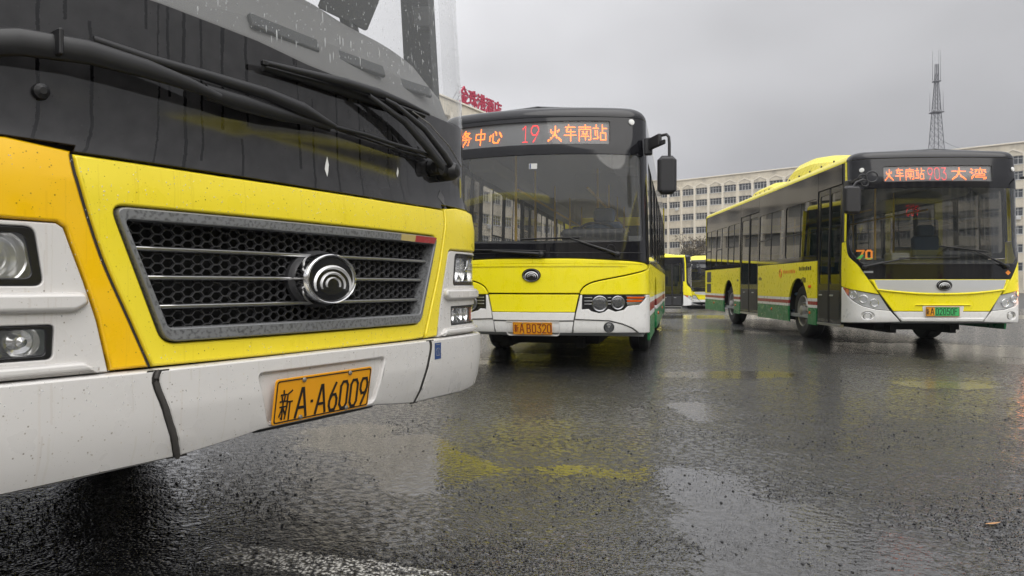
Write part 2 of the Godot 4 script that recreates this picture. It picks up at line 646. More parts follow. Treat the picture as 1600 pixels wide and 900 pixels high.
func overcast() -> Image:
	var w := 512
	var h := 256
	var im := Image.create(w, h, false, Image.FORMAT_RGBF)
	var f := noise(FastNoiseLite.TYPE_SIMPLEX_SMOOTH, 1.6, 11, 4)
	var bright := Vector3(sin(deg_to_rad(-18.0)), 0.30, -cos(deg_to_rad(-18.0))).normalized()
	for j in h:
		var el := (0.5 - (j + 0.5) / h) * PI
		for i in w:
			var az := (i + 0.5) / w * TAU
			var d := Vector3(sin(az) * cos(el), sin(el), -cos(az) * cos(el))
			var s := maxf(d.y, 0.0)
			var q := Vector3(d.x, d.y * 2.6, d.z) * 1.5
			var cl := f.get_noise_3dv(q)
			var a := acos(clampf(d.dot(bright), -1.0, 1.0)) / deg_to_rad(28.0)
			var l := (0.27 + 1.30 * s * s + 0.34 * exp(-a * a)) * (1.0 + 0.24 * cl) * (1.0 + 0.55 * smoothstep(-0.4, 1.0, d.z))
			im.set_pixel(i, j, Color(l * 0.985, l * 0.985, l * 1.015))
	return im

func make_materials():
	var dirt := ImageTexture.create_from_image(road_dirt())
	var film := noise_tex(noise(FastNoiseLite.TYPE_SIMPLEX, 0.012, 5, 5), 512, [[0.0, grey(0.35)], [0.5, grey(0.7)], [1.0, grey(1.0)]])
	for a in [["yellow", lin(0.90, 0.73, 0.035)], ["amber", lin(0.90, 0.53, 0.003)], ["lemon", lin(0.92, 0.80, 0.010)], ["white", lin(0.76, 0.755, 0.74)], ["shaded_white", lin(0.64, 0.625, 0.605)], ["green", lin(0.012, 0.18, 0.055)], ["red", lin(0.33, 0.02, 0.02)]]:  # second white is darkened for the weaker light on the near bus
		var m := mat(a[0], a[1], 0.34, 0.0, 0.18)
		m.albedo_texture = dirt
		m.uv1_scale = Vector3(0.9, 0.9, 1)
		m.roughness_texture = film
		m.roughness = 0.52
		m.clearcoat_roughness = 0.14
	mat("silver", lin(0.52, 0.53, 0.54), 0.4, 0.3, 0.2)
	mat("grille_grey", lin(0.20, 0.205, 0.21), 0.4, 0.2)
	M.grille_grey.albedo_texture = noise_tex(noise(FastNoiseLite.TYPE_SIMPLEX, 0.11, 21, 5), 512, [[0.0, grey(0.55)], [0.35, grey(0.85)], [0.5, grey(1.0)], [1.0, grey(1.0)]])
	M.grille_grey.roughness_texture = film
	M.grille_grey.roughness = 0.6
	mat("chrome", lin(0.78, 0.78, 0.78), 0.12, 1.0)
	mat("dull_chrome", lin(0.5, 0.5, 0.5), 0.3, 1.0)
	mat("badge_silver", lin(0.74, 0.74, 0.74), 0.3, 0.25)
	mat("wiper_black", lin(0.007, 0.007, 0.008), 0.42)
	mat("lamp_metal", lin(0.32, 0.32, 0.33), 0.28, 1.0)
	mat("plastic", lin(0.022, 0.022, 0.024), 0.5)
	mat("plastic_gloss", lin(0.012, 0.012, 0.014), 0.22)
	mat("honeycomb", lin(0.055, 0.055, 0.058), 0.42)
	mat("rubber", lin(0.016, 0.016, 0.016), 0.7)
	mat("void", lin(0.006, 0.006, 0.006), 0.9)
	mat("seal", lin(0.02, 0.018, 0.016), 0.7)
	mat("mask", lin(0.010, 0.010, 0.012), 0.06, 0.0)
	M.mask.metallic_specular = 0.5
	var mk := mat("dusty_mask", lin(1, 1, 1), 0.06)
	mk.albedo_texture = ImageTexture.create_from_image(streaks())
	mk.metallic_specular = 0.5
	mat("glass", lin(0.05, 0.055, 0.053, 0.16), 0.01)
	mat("wet_glass", lin(0.5, 0.52, 0.5, 0.10), 0.02)
	mat("tint", lin(0.004, 0.008, 0.007, 0.82), 0.01)
	mat("pale_tint", lin(0.02, 0.05, 0.04, 0.3), 0.01)
	mat("sky_sheen_glass", lin(0.40, 0.40, 0.39, 0.08), 0.01)  # milky tint stands in for part of the sky reflected in this windscreen
	mat("lens", lin(0.6, 0.62, 0.62, 0.10), 0.03)
	mat("led_board", lin(0.20, 0.205, 0.21), 0.25)
	mat("amber_lens", lin(0.70, 0.10, 0.008), 0.15)
	mat("red_lens", lin(0.5, 0.02, 0.01), 0.15)
	mat("dash", lin(0.13, 0.13, 0.128), 0.6)
	mat("dash_dark", lin(0.03, 0.032, 0.034), 0.55)
	mat("cab_grey", lin(0.27, 0.28, 0.28), 0.6)
	mat("seat_cloth", lin(0.05, 0.09, 0.16), 0.9)
	mat("rail_yellow", lin(0.85, 0.52, 0.03), 0.35)
	mat("lining", lin(0.42, 0.41, 0.38), 0.7)
	mat("plate_yellow", lin(0.78, 0.34, 0.008), 0.4)
	mat("plate_green", lin(0.05, 0.44, 0.13), 0.4)
	mat("ink", lin(0.012, 0.010, 0.010), 0.5)
	mat("plate_red", lin(0.22, 0.02, 0.012), 0.5)
	mat("steel", lin(0.32, 0.31, 0.29), 0.45, 0.8)
	mat("rim_steel", lin(0.42, 0.41, 0.39), 0.42, 0.7)
	mat("blue_sticker", lin(0.02, 0.06, 0.20), 0.4)
	mat("paper", lin(0.72, 0.72, 0.70), 0.6)
	mat("sign_red", lin(0.42, 0.012, 0.05), 0.5)
	mat("orange_print", lin(0.80, 0.25, 0.02), 0.5)
	mat("green_print", lin(0.12, 0.45, 0.08), 0.5)
	glow("led_amber", Color(1.0, 0.44, 0.12), 4.6)
	glow("led_red_rear", Color(1.0, 0.06, 0.06), 9.0)
	glow("led_red", Color(1.0, 0.10, 0.12), 3.6)
	glow("signal_amber", Color(1.0, 0.70, 0.48), 0.8)
	glow("led_white", Color(1.0, 0.96, 0.9), 1.0)
	var pl := noise_tex(noise(FastNoiseLite.TYPE_SIMPLEX, 0.01, 31, 5), 512, [[0.0, grey(0.72)], [0.5, grey(0.95)], [1.0, grey(1.0)]])
	mat("plaster", lin(0.76, 0.69, 0.55), 0.85)
	M.plaster.albedo_texture = pl
	M.plaster.uv1_triplanar = true
	M.plaster.uv1_scale = Vector3(0.08, 0.03, 0.08)
	mat("plaster_light", lin(0.80, 0.74, 0.62), 0.85)
	mat("window_frame", lin(0.62, 0.62, 0.60), 0.5)
	mat("far_glass", lin(0.055, 0.06, 0.065), 0.08)
	mat("curtain", lin(0.30, 0.29, 0.27), 0.9)
	mat("mast_steel", lin(0.11, 0.11, 0.115), 0.6, 0.3)
	mat("bark", lin(0.06, 0.05, 0.042), 0.9)
	mat("leaf", lin(0.13, 0.105, 0.06), 0.8)
	mat("dry_leaf", lin(0.42, 0.22, 0.09), 0.7)

func road_dirt() -> Image:
	# splash specks and thin dried runs on the paint
	var n := 1024
	var im := Image.create(n, n, false, Image.FORMAT_RGB8)
	im.fill(grey(0.985))
	var r := RandomNumberGenerator.new()
	r.seed = 31
	for k in 70:
		var x := r.randf() * n
		var y0 := r.randi_range(0, n)
		var len := r.randi_range(60, 420)
		var wd := r.randi_range(1, 5)
		var b := r.randf_range(0.945, 0.975)
		for y in range(y0, y0 + len):
			x += r.randf_range(-0.3, 0.3)
			for q in wd:
				im.set_pixel(posmod(int(x) + q, n), posmod(y, n), Color(b, b * 0.995, b * 0.985))
	for k in 2600:
		var p := Vector2i(r.randi_range(2, n - 6), r.randi_range(2, n - 6))
		var b := r.randf_range(0.55, 0.95)
		var s := 1 if r.randf() < 0.7 else r.randi_range(2, 3)
		im.fill_rect(Rect2i(p, Vector2i(s, s)), Color(b, b * 0.97, b * 0.92))
	return im

func streaks() -> Image:
	# grey dust film on the glass with the tracks that running water has washed clean
	var n := 512
	var im := Image.create(n, n, false, Image.FORMAT_RGB8)
	var f := noise(FastNoiseLite.TYPE_SIMPLEX, 0.02, 77, 4)
	var g := noise(FastNoiseLite.TYPE_SIMPLEX, 0.35, 78, 1)
	for y in n:
		for x in n:
			var b := 0.026 + 0.007 * f.get_noise_2d(x, y) + 0.004 * maxf(0.0, g.get_noise_2d(x, y) - 0.3)
			im.set_pixel(x, y, lin(b * 1.02, b, b * 1.03))
	var r := RandomNumberGenerator.new()
	r.seed = 5
	for k in 34:
		var x := r.randf() * n
		var y0 := r.randi_range(-100, n)
		var len := r.randi_range(60, 420)
		var wd := r.randf_range(0.6, 2.6)
		for y in range(maxi(0, y0), mini(n, y0 + len)):
			x += r.randf_range(-0.35, 0.35)
			for q in range(int(x - wd), int(x + wd) + 1):
				im.set_pixel(posmod(q, n), y, lin(0.0025, 0.0025, 0.003))
	for k in 500:
		var p := Vector2i(r.randi_range(1, n - 2), r.randi_range(1, n - 2))
		var b := r.randf_range(0.004, 0.05)
		im.set_pixelv(p, lin(b, b, b))
		if r.randf() < 0.4:
			im.set_pixelv(p + Vector2i(0, 1), lin(b, b, b))
	return im

# ---------- what every bus shares ----------
func emblem(parent: Node, S, u: float, y: float, rx: float, ry: float, off: float, thick := 0.03, ring: Material = null):
	var xf := frame_at(S, u, y, off)
	var rim := MB.new()
	var d := thick
	rim.lathe(xf, [Vector2(1.0, -d), Vector2(1.0, -0.25 * d), Vector2(0.99, 0.0), Vector2(0.965, 0.18 * d), Vector2(0.93, 0.24 * d), Vector2(0.90, 0.2 * d), Vector2(0.885, 0.1 * d)], 72, rx, ry)
	var o := put(rim, "emblem", ring if ring else M.chrome, parent)
	var disc := MB.new()
	disc.lathe(xf, [Vector2(0.885, 0.1 * d), Vector2(0.865, 0.2 * d), Vector2(0.845, 0.1 * d)], 72, rx, ry)
	put(disc, "inner_rim", M.dull_chrome, o)
	var face := MB.new()
	face.lathe(xf, [Vector2(0.845, 0.1 * d), Vector2(0.6, 0.16 * d), Vector2(0.0, 0.2 * d)], 44, rx, ry)
	put(face, "face", M.plastic_gloss, o)
	for a in [[0.68, 0.15], [0.45, 0.11], [0.26, 0.08]]:
		var mb := MB.new()
		var prev := []
		for k in 25:
			var t := -0.12 * PI + 1.24 * PI * k / 24.0
			var w: float = a[1] * pow(maxf(sin(clampf((t + 0.12 * PI) / 1.24, 0.0, PI)), 0.02), 0.75)
			var c := Vector2(0.02, -0.22)
			var dirv := Vector2(cos(t), sin(t))
			var p: Vector2 = c + dirv * (a[0] - w * 0.5)
			var q: Vector2 = c + dirv * (a[0] + w * 0.5)
			var row := [xf * Vector3(p.x * rx, p.y * ry, 0.18 * d), xf * Vector3((p.x + q.x) * 0.5 * rx, (p.y + q.y) * 0.5 * ry, 0.34 * d), xf * Vector3(q.x * rx, q.y * ry, 0.18 * d)]
			if prev:
				for s in 2:
					var nn: Vector3 = (row[s + 1] - row[s]).cross(row[s] - prev[s]).normalized()
					if nn.dot(xf.basis.z) < 0:
						nn = -nn
					mb.quad(prev[s], prev[s + 1], row[s + 1], row[s], nn)
			prev = row
		put(mb, "arc", M.badge_silver, o)

func plate(parent: Node, xf: Transform3D, w: float, h: float, text: Array, face: Material, stroke: float, ink: Material, green_from := -1.0):
	var F := Flat.new(xf.origin, xf.basis.x, xf.basis.y)
	var o := panel(parent, "license_plate", face, F, rnd(rect(-w / 2, -h / 2, w / 2, h / 2), 0.012), 0.0, 0.004, 0.001)
	if green_from > -1.0:
		panel(o, "green_field", M.plate_green, F, rect(green_from, -h / 2 + 0.004, w / 2 - 0.004, h / 2 - 0.004), 0.0008, 0.0, 0.0)
	var ring := MB.new()
	skin(ring, F, rnd(rect(-w / 2 + 0.005, -h / 2 + 0.005, w / 2 - 0.005, h / 2 - 0.005), 0.010), 0.0016, 0.0016, 0.0, [rnd(rect(-w / 2 + 0.0085, -h / 2 + 0.0085, w / 2 - 0.0085, h / 2 - 0.0085), 0.008)])
	put(ring, "border", ink, o)
	for t in text:   # [character, x, width, height]
		var mb := MB.new()
		letter(mb, t[0], xf * T(Vector3(t[1], t[4] if t.size() > 4 else 0.0, 0.0012)), t[2], t[3], stroke if t[0] != "新" else stroke * 0.55, 0.0012)
		put(mb, "character", ink, o)
	for sx in [-0.24, 0.24]:
		for sy in [-1.0, 1.0]:
			var mb := MB.new()
			mb.lathe(xf * T(Vector3(sx * w, sy * (h / 2 - 0.011), 0.001)), [Vector2(0.008, 0), Vector2(0.007, 0.004), Vector2(0.003, 0.006), Vector2(0, 0.006)], 10)
			put(mb, "screw", M.steel, o)

func lamp_bowl(parent: Node, called: String, xf: Transform3D, r: float, depth: float, ring := 0.012, m: Material = null):
	var mb := MB.new()
	mb.lathe(xf, [Vector2(0.0, -depth), Vector2(r * 0.3, -depth * 0.97), Vector2(r * 0.6, -depth * 0.75), Vector2(r * 0.85, -depth * 0.4), Vector2(r, 0.0), Vector2(r + ring * 0.5, 0.004), Vector2(r + ring, 0.0), Vector2(r + ring, -depth * 0.4)], 26)
	var o := put(mb, called, m if m else M.chrome, parent)
	var bulb := MB.new()
	bulb.lathe(xf * T(Vector3(0, 0, -depth * 0.95)), [Vector2(r * 0.30, 0), Vector2(r * 0.30, depth * 0.35), Vector2(r * 0.2, depth * 0.55), Vector2(0, depth * 0.62)], 16)
	put(bulb, "bulb", M.dull_chrome, o)
	var lens := MB.new()
	lens.lathe(xf, [Vector2(r, 0.0), Vector2(r * 0.6, 0.012), Vector2(0, 0.016)], 26)
	put(lens, "lens", M.lens, o)
	return o

func wheel(parent: Node, x: float, z: float, sgn: float, r := 0.48, steer := 0.0):
	var b := Basis(Vector3.UP, PI / 2 * sgn + steer)
	var xf := Transform3D(b, Vector3(x, r, z))
	var w := 0.27
	var mb := MB.new()
	mb.lathe(xf, [Vector2(r * 0.58, -0.02), Vector2(r * 0.64, 0.0), Vector2(r * 0.84, 0.012), Vector2(r * 0.95, -0.01), Vector2(r, -0.05), Vector2(r, -w * 0.48), Vector2(r - 0.012, -w * 0.5), Vector2(r, -w * 0.52), Vector2(r, -w + 0.04), Vector2(r * 0.9, -w), Vector2(r * 0.55, -w)], 40)
	var ty := put(mb, "wheel", M.rubber, parent)
	var rim := MB.new()
	rim.lathe(xf, [Vector2(r * 0.59, -0.02), Vector2(r * 0.57, 0.004), Vector2(r * 0.53, -0.004), Vector2(r * 0.50, -0.08), Vector2(r * 0.36, -0.06), Vector2(r * 0.30, -0.035), Vector2(r * 0.2, -0.03), Vector2(r * 0.19, 0.03), Vector2(r * 0.1, 0.05), Vector2(0, 0.05)], 32)
	put(rim, "rim", M.rim_steel, ty)
	var nuts := MB.new()
	for k in 10:
		var a := TAU * k / 10.0
		nuts.lathe(xf * T(Vector3(cos(a) * r * 0.30, sin(a) * r * 0.30, -0.035)), [Vector2(0.016, 0), Vector2(0.014, 0.03), Vector2(0, 0.034)], 6)
	put(nuts, "wheel_nuts", M.steel, ty)

func uz(S, z: float) -> float:   # side coordinate for a distance behind the nose
	return S.ae + S.ze - z

func roof(root: Node, S, y0: float, top: float, u_end: float, split: float, front_mat: Material, back_mat: Material):
	var us := []
	var u := 0.0
	while u < S.ae + 0.05:
		us.append(u)
		u += 0.07
	us.append(split)
	u = maxf(u, split) + 0.3
	while u < u_end:
		us.append(u)
		u += 1.6
	us.append(u_end)
	us.sort()
	var r := top - y0
	for part in 2:
		var mb := MB.new()
		var prev := []
		var pn := []
		for uu in us:
			if (part == 0 and uu > split + 1e-4) or (part == 1 and uu < split - 1e-4):
				continue
			var row := []
			var nr := []
			for sg in [-1.0, 1.0]:
				var seq := []
				var sn := []
				var p0: Vector3 = S.at(uu * sg, y0)
				var nh: Vector3 = S.nrm(uu * sg, y0)
				nh.y = 0.0
				nh = nh.normalized()
				for k in 9:
					var a := PI / 2 * k / 8.0
					seq.append(p0 - nh * r * 1.25 * (1.0 - cos(a)) + Vector3.UP * r * sin(a))
					sn.append((nh * cos(a) + Vector3.UP * sin(a)).normalized())
				if sg > 0:
					seq.reverse()
					sn.reverse()
				row.append_array(seq)
				nr.append_array(sn)
				if sg < 0:
					var q: Vector3 = seq[8]
					for k in range(1, 6):
						row.append(Vector3(lerpf(q.x, -q.x, k / 6.0), q.y + 0.03 * (1.0 - pow(k / 3.0 - 1.0, 2)), q.z))
						nr.append(Vector3.UP)
			if prev:
				for i in row.size() - 1:
					mb.quadn(prev[i], prev[i + 1], row[i + 1], row[i], pn[i], pn[i + 1], nr[i + 1], nr[i])
			prev = row
			pn = nr
		put(mb, "front_roof_cap" if part == 0 else "roof", front_mat if part == 0 else back_mat, root)

func clipped(poly: PackedVector2Array, cuts: Array) -> Array:
	var out: Array = [poly]
	for c in cuts:
		var nxt := []
		for p in out:
			for q in Geometry2D.clip_polygons(p, c):
				if not Geometry2D.is_polygon_clockwise(q):
					nxt.append(q)
		out = nxt
	return out

func gaps(a: float, b: float, cuts: Array) -> Array:
	var segs := []
	var x := a
	for c in cuts:
		if c[0] > x + 0.02:
			segs.append([x, c[0]])
		x = maxf(x, c[1])
	if x < b - 0.02:
		segs.append([x, b])
	return segs

# c: u0, u1 (side from .. to), doors, wheels, belt, band_top, skirt, stripes [[y0, y1, material, name]]
func sides(root: Node, S, c: Dictionary):
	for sg in [-1.0, 1.0]:
		var flip := func(p: PackedVector2Array): return p if sg > 0 else mir(p)
		var doors: Array = c.doors if sg < 0 else []
		var cuts := []
		for w in c.wheels:
			cuts.append(ell(w, 0.49, 0.54, 0.58, 32))
		for seg in gaps(c.u0, c.u1, doors):
			for st in c.stripes:
				for q in clipped(rect(seg[0] + 0.006, st[0], seg[1] - 0.006, st[1]), cuts):
					panel(root, st[3], st[2], S, flip.call(q), 0.0, 0.03, 0.002)
			# window band and its panes
			var k := maxi(1, roundi((seg[1] - seg[0]) / 1.5))
			var holes := []
			for i in k:
				var a: float = lerpf(seg[0], seg[1], float(i) / k) + 0.06
				var b: float = lerpf(seg[0], seg[1], float(i + 1) / k) - 0.06
				holes.append(rnd(rect(a, c.belt + 0.09, b, c.band_top - 0.42), 0.07))
			var fl := []
			for h in holes:
				fl.append(flip.call(h))
			panel(root, "window_band", M.mask, S, flip.call(rect(seg[0] + 0.004, c.belt + 0.004, seg[1] - 0.004, c.band_top)), 0.001, 0.03, 0.002, fl)
			for i in k:
				var pane := panel(root, "side_window", c.get("glass", M.tint), S, fl[i], -0.012, 0.0, 0.0)
				var a: float = lerpf(seg[0], seg[1], (i + 0.5) / k)
				var sash := MB.new()
				skin(sash, S, flip.call(rect(a - 0.015, c.belt + 0.09, a + 0.015, c.band_top - 0.42)), -0.004, 0.012, 0.002)
				skin(sash, S, flip.call(rect(a, c.belt + 0.5, lerpf(seg[0], seg[1], float(i + 1) / k) - 0.06, c.belt + 0.525)), -0.005, 0.01, 0.002)
				put(sash, "sash", M.plastic, pane)
		for d in doors:
			door(root, S, d[0], d[1], c.door_bottom, c.band_top - 0.32, flip)
			panel(root, "door_header", M.mask, S, flip.call(rect(d[0] + 0.004, c.band_top - 0.31, d[1] - 0.004, c.band_top)), 0.001, 0.03, 0.002)
		for w in c.wheels:
			var z: float = -(w - S.ae) + S.ze
			var well := MB.new()
			for k in 20:
				var a := PI * k / 20.0 - 0.02
				var b := PI * (k + 1) / 20.0
				var pa := Vector3(sg * 1.235, 0.49 + 0.58 * sin(a), z + 0.545 * cos(a))
				var pb := Vector3(sg * 1.235, 0.49 + 0.58 * sin(b), z + 0.545 * cos(b))
				var inw := Vector3(-sg * 0.62, 0, 0)
				well.quad(pa, pb, pb + inw, pa + inw, Vector3(0, -sin(a), -cos(a)).normalized())
			put(well, "wheel_well", M.void, root)
		for u in c.get("markers", []):
			var mk := MB.new()
			var xf := frame_at(S, u * sg, c.skirt + 0.2, 0.0)
			mk.lathe(xf, [Vector2(0.026, 0), Vector2(0.024, 0.012), Vector2(0.0, 0.016)], 14)
			put(mk, "side_marker", M.amber_lens, root)
		for i in c.wheels.size():
			var z: float = -(c.wheels[i] - S.ae) + S.ze
			wheel(root, sg * 1.16, z, sg, 0.48, c.get("steer", 0.0) if i == 0 else 0.0)

func door(root: Node, S, a: float, b: float, y0: float, y1: float, flip: Callable):
	var m := (a + b) * 0.5
	var o := panel(root, "door", M.plastic_gloss, S, flip.call(rect(a + 0.012, y0, b - 0.012, y1)), -0.012, 0.03, 0.003, [flip.call(rnd(rect(a + 0.09, y0 + 0.62, m - 0.04, y1 - 0.09), 0.05)), flip.call(rnd(rect(m + 0.04, y0 + 0.62, b - 0.09, y1 - 0.09), 0.05))])
	for r in [[a + 0.09, m - 0.04], [m + 0.04, b - 0.09]]:
		panel(o, "door_glass", M.tint, S, flip.call(rect(r[0] - 0.01, y0 + 0.61, r[1] + 0.01, y1 - 0.08)), -0.022, 0.0, 0.0)
		panel(o, "kick_panel", M.plastic, S, flip.call(rnd(rect(r[0], y0 + 0.06, r[1], y0 + 0.52), 0.03)), -0.006, 0.012, 0.004)
		var hd := MB.new()
		var p: Vector3 = S.at((-1.0 if (flip.call(P([1.0, 0.0])) as PackedVector2Array)[0].x < 0 else 1.0) * (r[0] + 0.3), y0 + 0.44)
		hd.box(T(p), Vector3(0.03, 0.025, 0.12), 0.008)
		put(hd, "handle", M.dull_chrome, o)
	panel(o, "door_seal", M.seal, S, flip.call(rect(m - 0.02, y0, m + 0.02, y1)), -0.004, 0.012, 0.004)
	panel(o, "step_edge", M.dull_chrome, S, flip.call(rect(a + 0.01, y0 - 0.05, b - 0.01, y0 - 0.008)), -0.006, 0.05, 0.004)

func belly(root: Node, S, length: float, rear_mat: Material, band_top: float, belt: float, skirt: float, fy := 0.40):
	var fl := MB.new()
	fl.box(T(Vector3(0, fy, -length / 2 - 0.15)), Vector3(2.38, 0.06, length - 0.5))
	put(fl, "floor", M.cab_grey, root)
	var ch := MB.new()
	ch.box(T(Vector3(0, fy - 0.08, -length / 2 - 0.3)), Vector3(1.3, 0.14, length - 1.0))
	for x in [-0.45, 0.45]:
		ch.box(T(Vector3(x, fy - 0.13, -length / 2 - 0.2)), Vector3(0.09, 0.12, length - 0.8))
	for z in [-2.55, -7.75]:
		ch.tube([Vector3(-1.0, 0.45, z), Vector3(1.0, 0.45, z)], 0.07, 10)
	put(ch, "chassis", M.void, root)
	var F := Flat.new(Vector3(0, 0, -length), Vector3(-1, 0, 0), Vector3.UP)
	var w: float = S.at(S.ae + 1, 2.0).x
	panel(root, "rear_panel", rear_mat, F, rect(-w, belt + 0.35, w, band_top), 0.01, 0.04, 0.01, [rnd(rect(-w + 0.2, belt + 0.45, w - 0.2, band_top - 0.42), 0.08)])
	panel(root, "rear_window", M.mask, F, rnd(rect(-w + 0.19, belt + 0.44, w - 0.19, band_top - 0.41), 0.08), 0.002, 0.0, 0.0)
	panel(root, "engine_hatch", rear_mat, F, rnd(rect(-w, skirt, w, belt + 0.34), 0.04), 0.01, 0.04, 0.01)
	for s in [-1.0, 1.0]:
		panel(root, "tail_lamp", M.red_lens, F, rnd(rect(s * (w - 0.13) - 0.07, 0.75, s * (w - 0.13) + 0.07, 1.35), 0.04), 0.02, 0.02, 0.005)

func cabin(root: Node, length: float, dash_y: float, driver: float):
	# ceiling, dashboard, driver's place, grab rails and seats
	var ce := MB.new()
	ce.box(T(Vector3(0, 2.62, -length / 2 - 0.35)), Vector3(2.2, 0.03, length - 1.0))
	put(ce, "ceiling", M.lining, root)
	for x in [-0.75, 0.75]:
		var duct := MB.new()
		duct.box(T(Vector3(x * 1.22, 2.50, -length / 2 - 0.5)), Vector3(0.36, 0.2, length - 1.6), 0.05)
		put(duct, "air_duct", M.lining, root)
	var da := MB.new()
	da.box(T(Vector3(0, dash_y - 0.17, -0.52)), Vector3(2.1, 0.34, 0.3), 0.06)
	da.box(Transform3D(Basis(Vector3.RIGHT, -0.5), Vector3(driver * 0.62, dash_y + 0.03, -0.66)), Vector3(0.78, 0.12, 0.36), 0.05)
	put(da, "dashboard", M.dash_dark, root)
	var st := MB.new()
	var c := Vector3(driver * 0.62, dash_y + 0.10, -0.92)
	var bs := Basis(Vector3.RIGHT, -0.55)
	var ring := []
	for k in 25:
		ring.append(c + bs * Vector3(cos(TAU * k / 24) * 0.23, 0, sin(TAU * k / 24) * 0.23))
	st.tube(ring, 0.016, 8, Vector3.UP, 1.0, false)
	for k in 3:
		st.tube([c, c + bs * Vector3(cos(TAU * k / 3 + 0.5) * 0.23, 0, sin(TAU * k / 3 + 0.5) * 0.23)], 0.014, 6)
	st.tube([c, c + bs * Vector3(0, -0.5, 0)], 0.03, 8)
	put(st, "steering_wheel", M.plastic, root)
	var se := MB.new()
	se.box(T(Vector3(driver * 0.62, 1.02, -1.5)), Vector3(0.5, 0.12, 0.48), 0.04)
	se.box(Transform3D(Basis(Vector3.RIGHT, -0.12), Vector3(driver * 0.62, 1.42, -1.76)), Vector3(0.48, 0.72, 0.12), 0.05)
	se.box(T(Vector3(driver * 0.62, 1.86, -1.80)), Vector3(0.28, 0.2, 0.1), 0.04)
	se.box(T(Vector3(driver * 0.62, 0.7, -1.5)), Vector3(0.3, 0.55, 0.3))
	put(se, "driver_seat", M.seat_cloth, root)
	var pa := MB.new()
	pa.box(T(Vector3(driver * 0.66, 1.0, -2.02)), Vector3(0.9, 1.2, 0.04), 0.01)
	pa.box(T(Vector3(driver * 0.2, 0.9, -1.6)), Vector3(0.04, 1.0, 0.8), 0.01)
	put(pa, "driver_partition", M.cab_grey, root)
	panel(root, "partition_glass", M.glass, Flat.new(Vector3(driver * 0.66, 0, -2.02), Vector3.RIGHT, Vector3.UP), rect(-0.45, 1.62, 0.45, 2.45), 0.0, 0.0, 0.0)
	var fare := MB.new()
	fare.box(T(Vector3(-driver * 0.28, 0.95, -0.86)), Vector3(0.3, 1.0, 0.3), 0.03)
	put(fare, "fare_box", M.cab_grey, root)
	for p in [[-0.45, -1.25], [-0.45, -2.6], [0.45, -2.6], [-0.45, -4.4], [0.45, -4.4], [-0.45, -6.2], [0.45, -6.2], [0.45, -8.0], [-0.45, -8.0]]:
		if p[1] < -length + 1.0:
			continue
		var po := MB.new()
		po.tube([Vector3(p[0], 0.42, p[1]), Vector3(p[0], 2.6, p[1])], 0.018, 8)
		put(po, "grab_pole", M.rail_yellow, root)
	for x in [-0.45, 0.45]:
		var ra := MB.new()
		ra.tube([Vector3(x, 2.18, -1.4), Vector3(x, 2.18, -length + 1.2)], 0.017, 8)
		put(ra, "grab_rail", M.rail_yellow, root)
	var dr := MB.new()
	dr.tube([Vector3(-driver * 1.1, 1.3, -0.62), Vector3(-driver * 0.6, 1.32, -0.7), Vector3(-driver * 0.52, 1.25, -0.72), Vector3(-driver * 0.5, 0.45, -0.72)], 0.02, 8)
	put(dr, "entrance_rail", M.rail_yellow, root)
	var cushion := MB.new()
	cushion.box(T(Vector3(0, 0.78, 0)), Vector3(0.42, 0.06, 0.42), 0.025)
	cushion.box(Transform3D(Basis(Vector3.RIGHT, -0.18), Vector3(0, 1.14, -0.22)), Vector3(0.42, 0.68, 0.06), 0.025)
	cushion.box(T(Vector3(0, 0.58, -0.02)), Vector3(0.08, 0.36, 0.3))
	var seat := cushion.mesh()
	var z := -3.0
	while z > -length + 0.8:
		for x in [-0.95, 0.95]:
			put_mesh(seat, "passenger_seat", M.seat_cloth, root, T(Vector3(x, 0, z)))
		z -= 0.85

func wiper(parent: Node, S, pivot: Vector2, knee: Vector2, b0: Vector2, b1: Vector2, size := 1.0):
	var arm := MB.new()
	var p0: Vector3 = frame_at(S, pivot.x, pivot.y, 0.03).origin
	var p1: Vector3 = frame_at(S, knee.x, knee.y, 0.05).origin
	arm.tube([p0, p0.lerp(p1, 0.25) + S.nrm(pivot.x, pivot.y) * 0.02, p0.lerp(p1, 0.7) + S.nrm(knee.x, knee.y) * 0.01, p1], [0.022 * size, 0.018 * size, 0.011 * size, 0.008 * size], 8)
	arm.lathe(frame_at(S, pivot.x, pivot.y, 0.0), [Vector2(0.034 * size, 0), Vector2(0.032 * size, 0.05), Vector2(0, 0.058)], 14)
	var o := put(arm, "wiper", M.wiper_black, parent)
	var bl := MB.new()
	var path := []
	var rub := []
	for k in 13:
		var q := b0.lerp(b1, k / 12.0)
		path.append(frame_at(S, q.x, q.y, 0.03).origin)
		rub.append(frame_at(S, q.x, q.y - 0.006, 0.012).origin)
	bl.tube(path, 0.009 * size, 6)
	bl.tube(rub, 0.006 * size, 6)
	put(bl, "blade", M.rubber, o)

func led_text(parent: Node, S, u0: float, y: float, h: float, text: Array, off: float):
	# text: [character, left edge, width, material]
	for t in text:
		var mb := MB.new()
		led_letter(mb, t[0], frame_at(S, u0 + t[1] + t[2] * 0.5, y, off), t[2], h)
		put(mb, "led_character", t[3], parent)

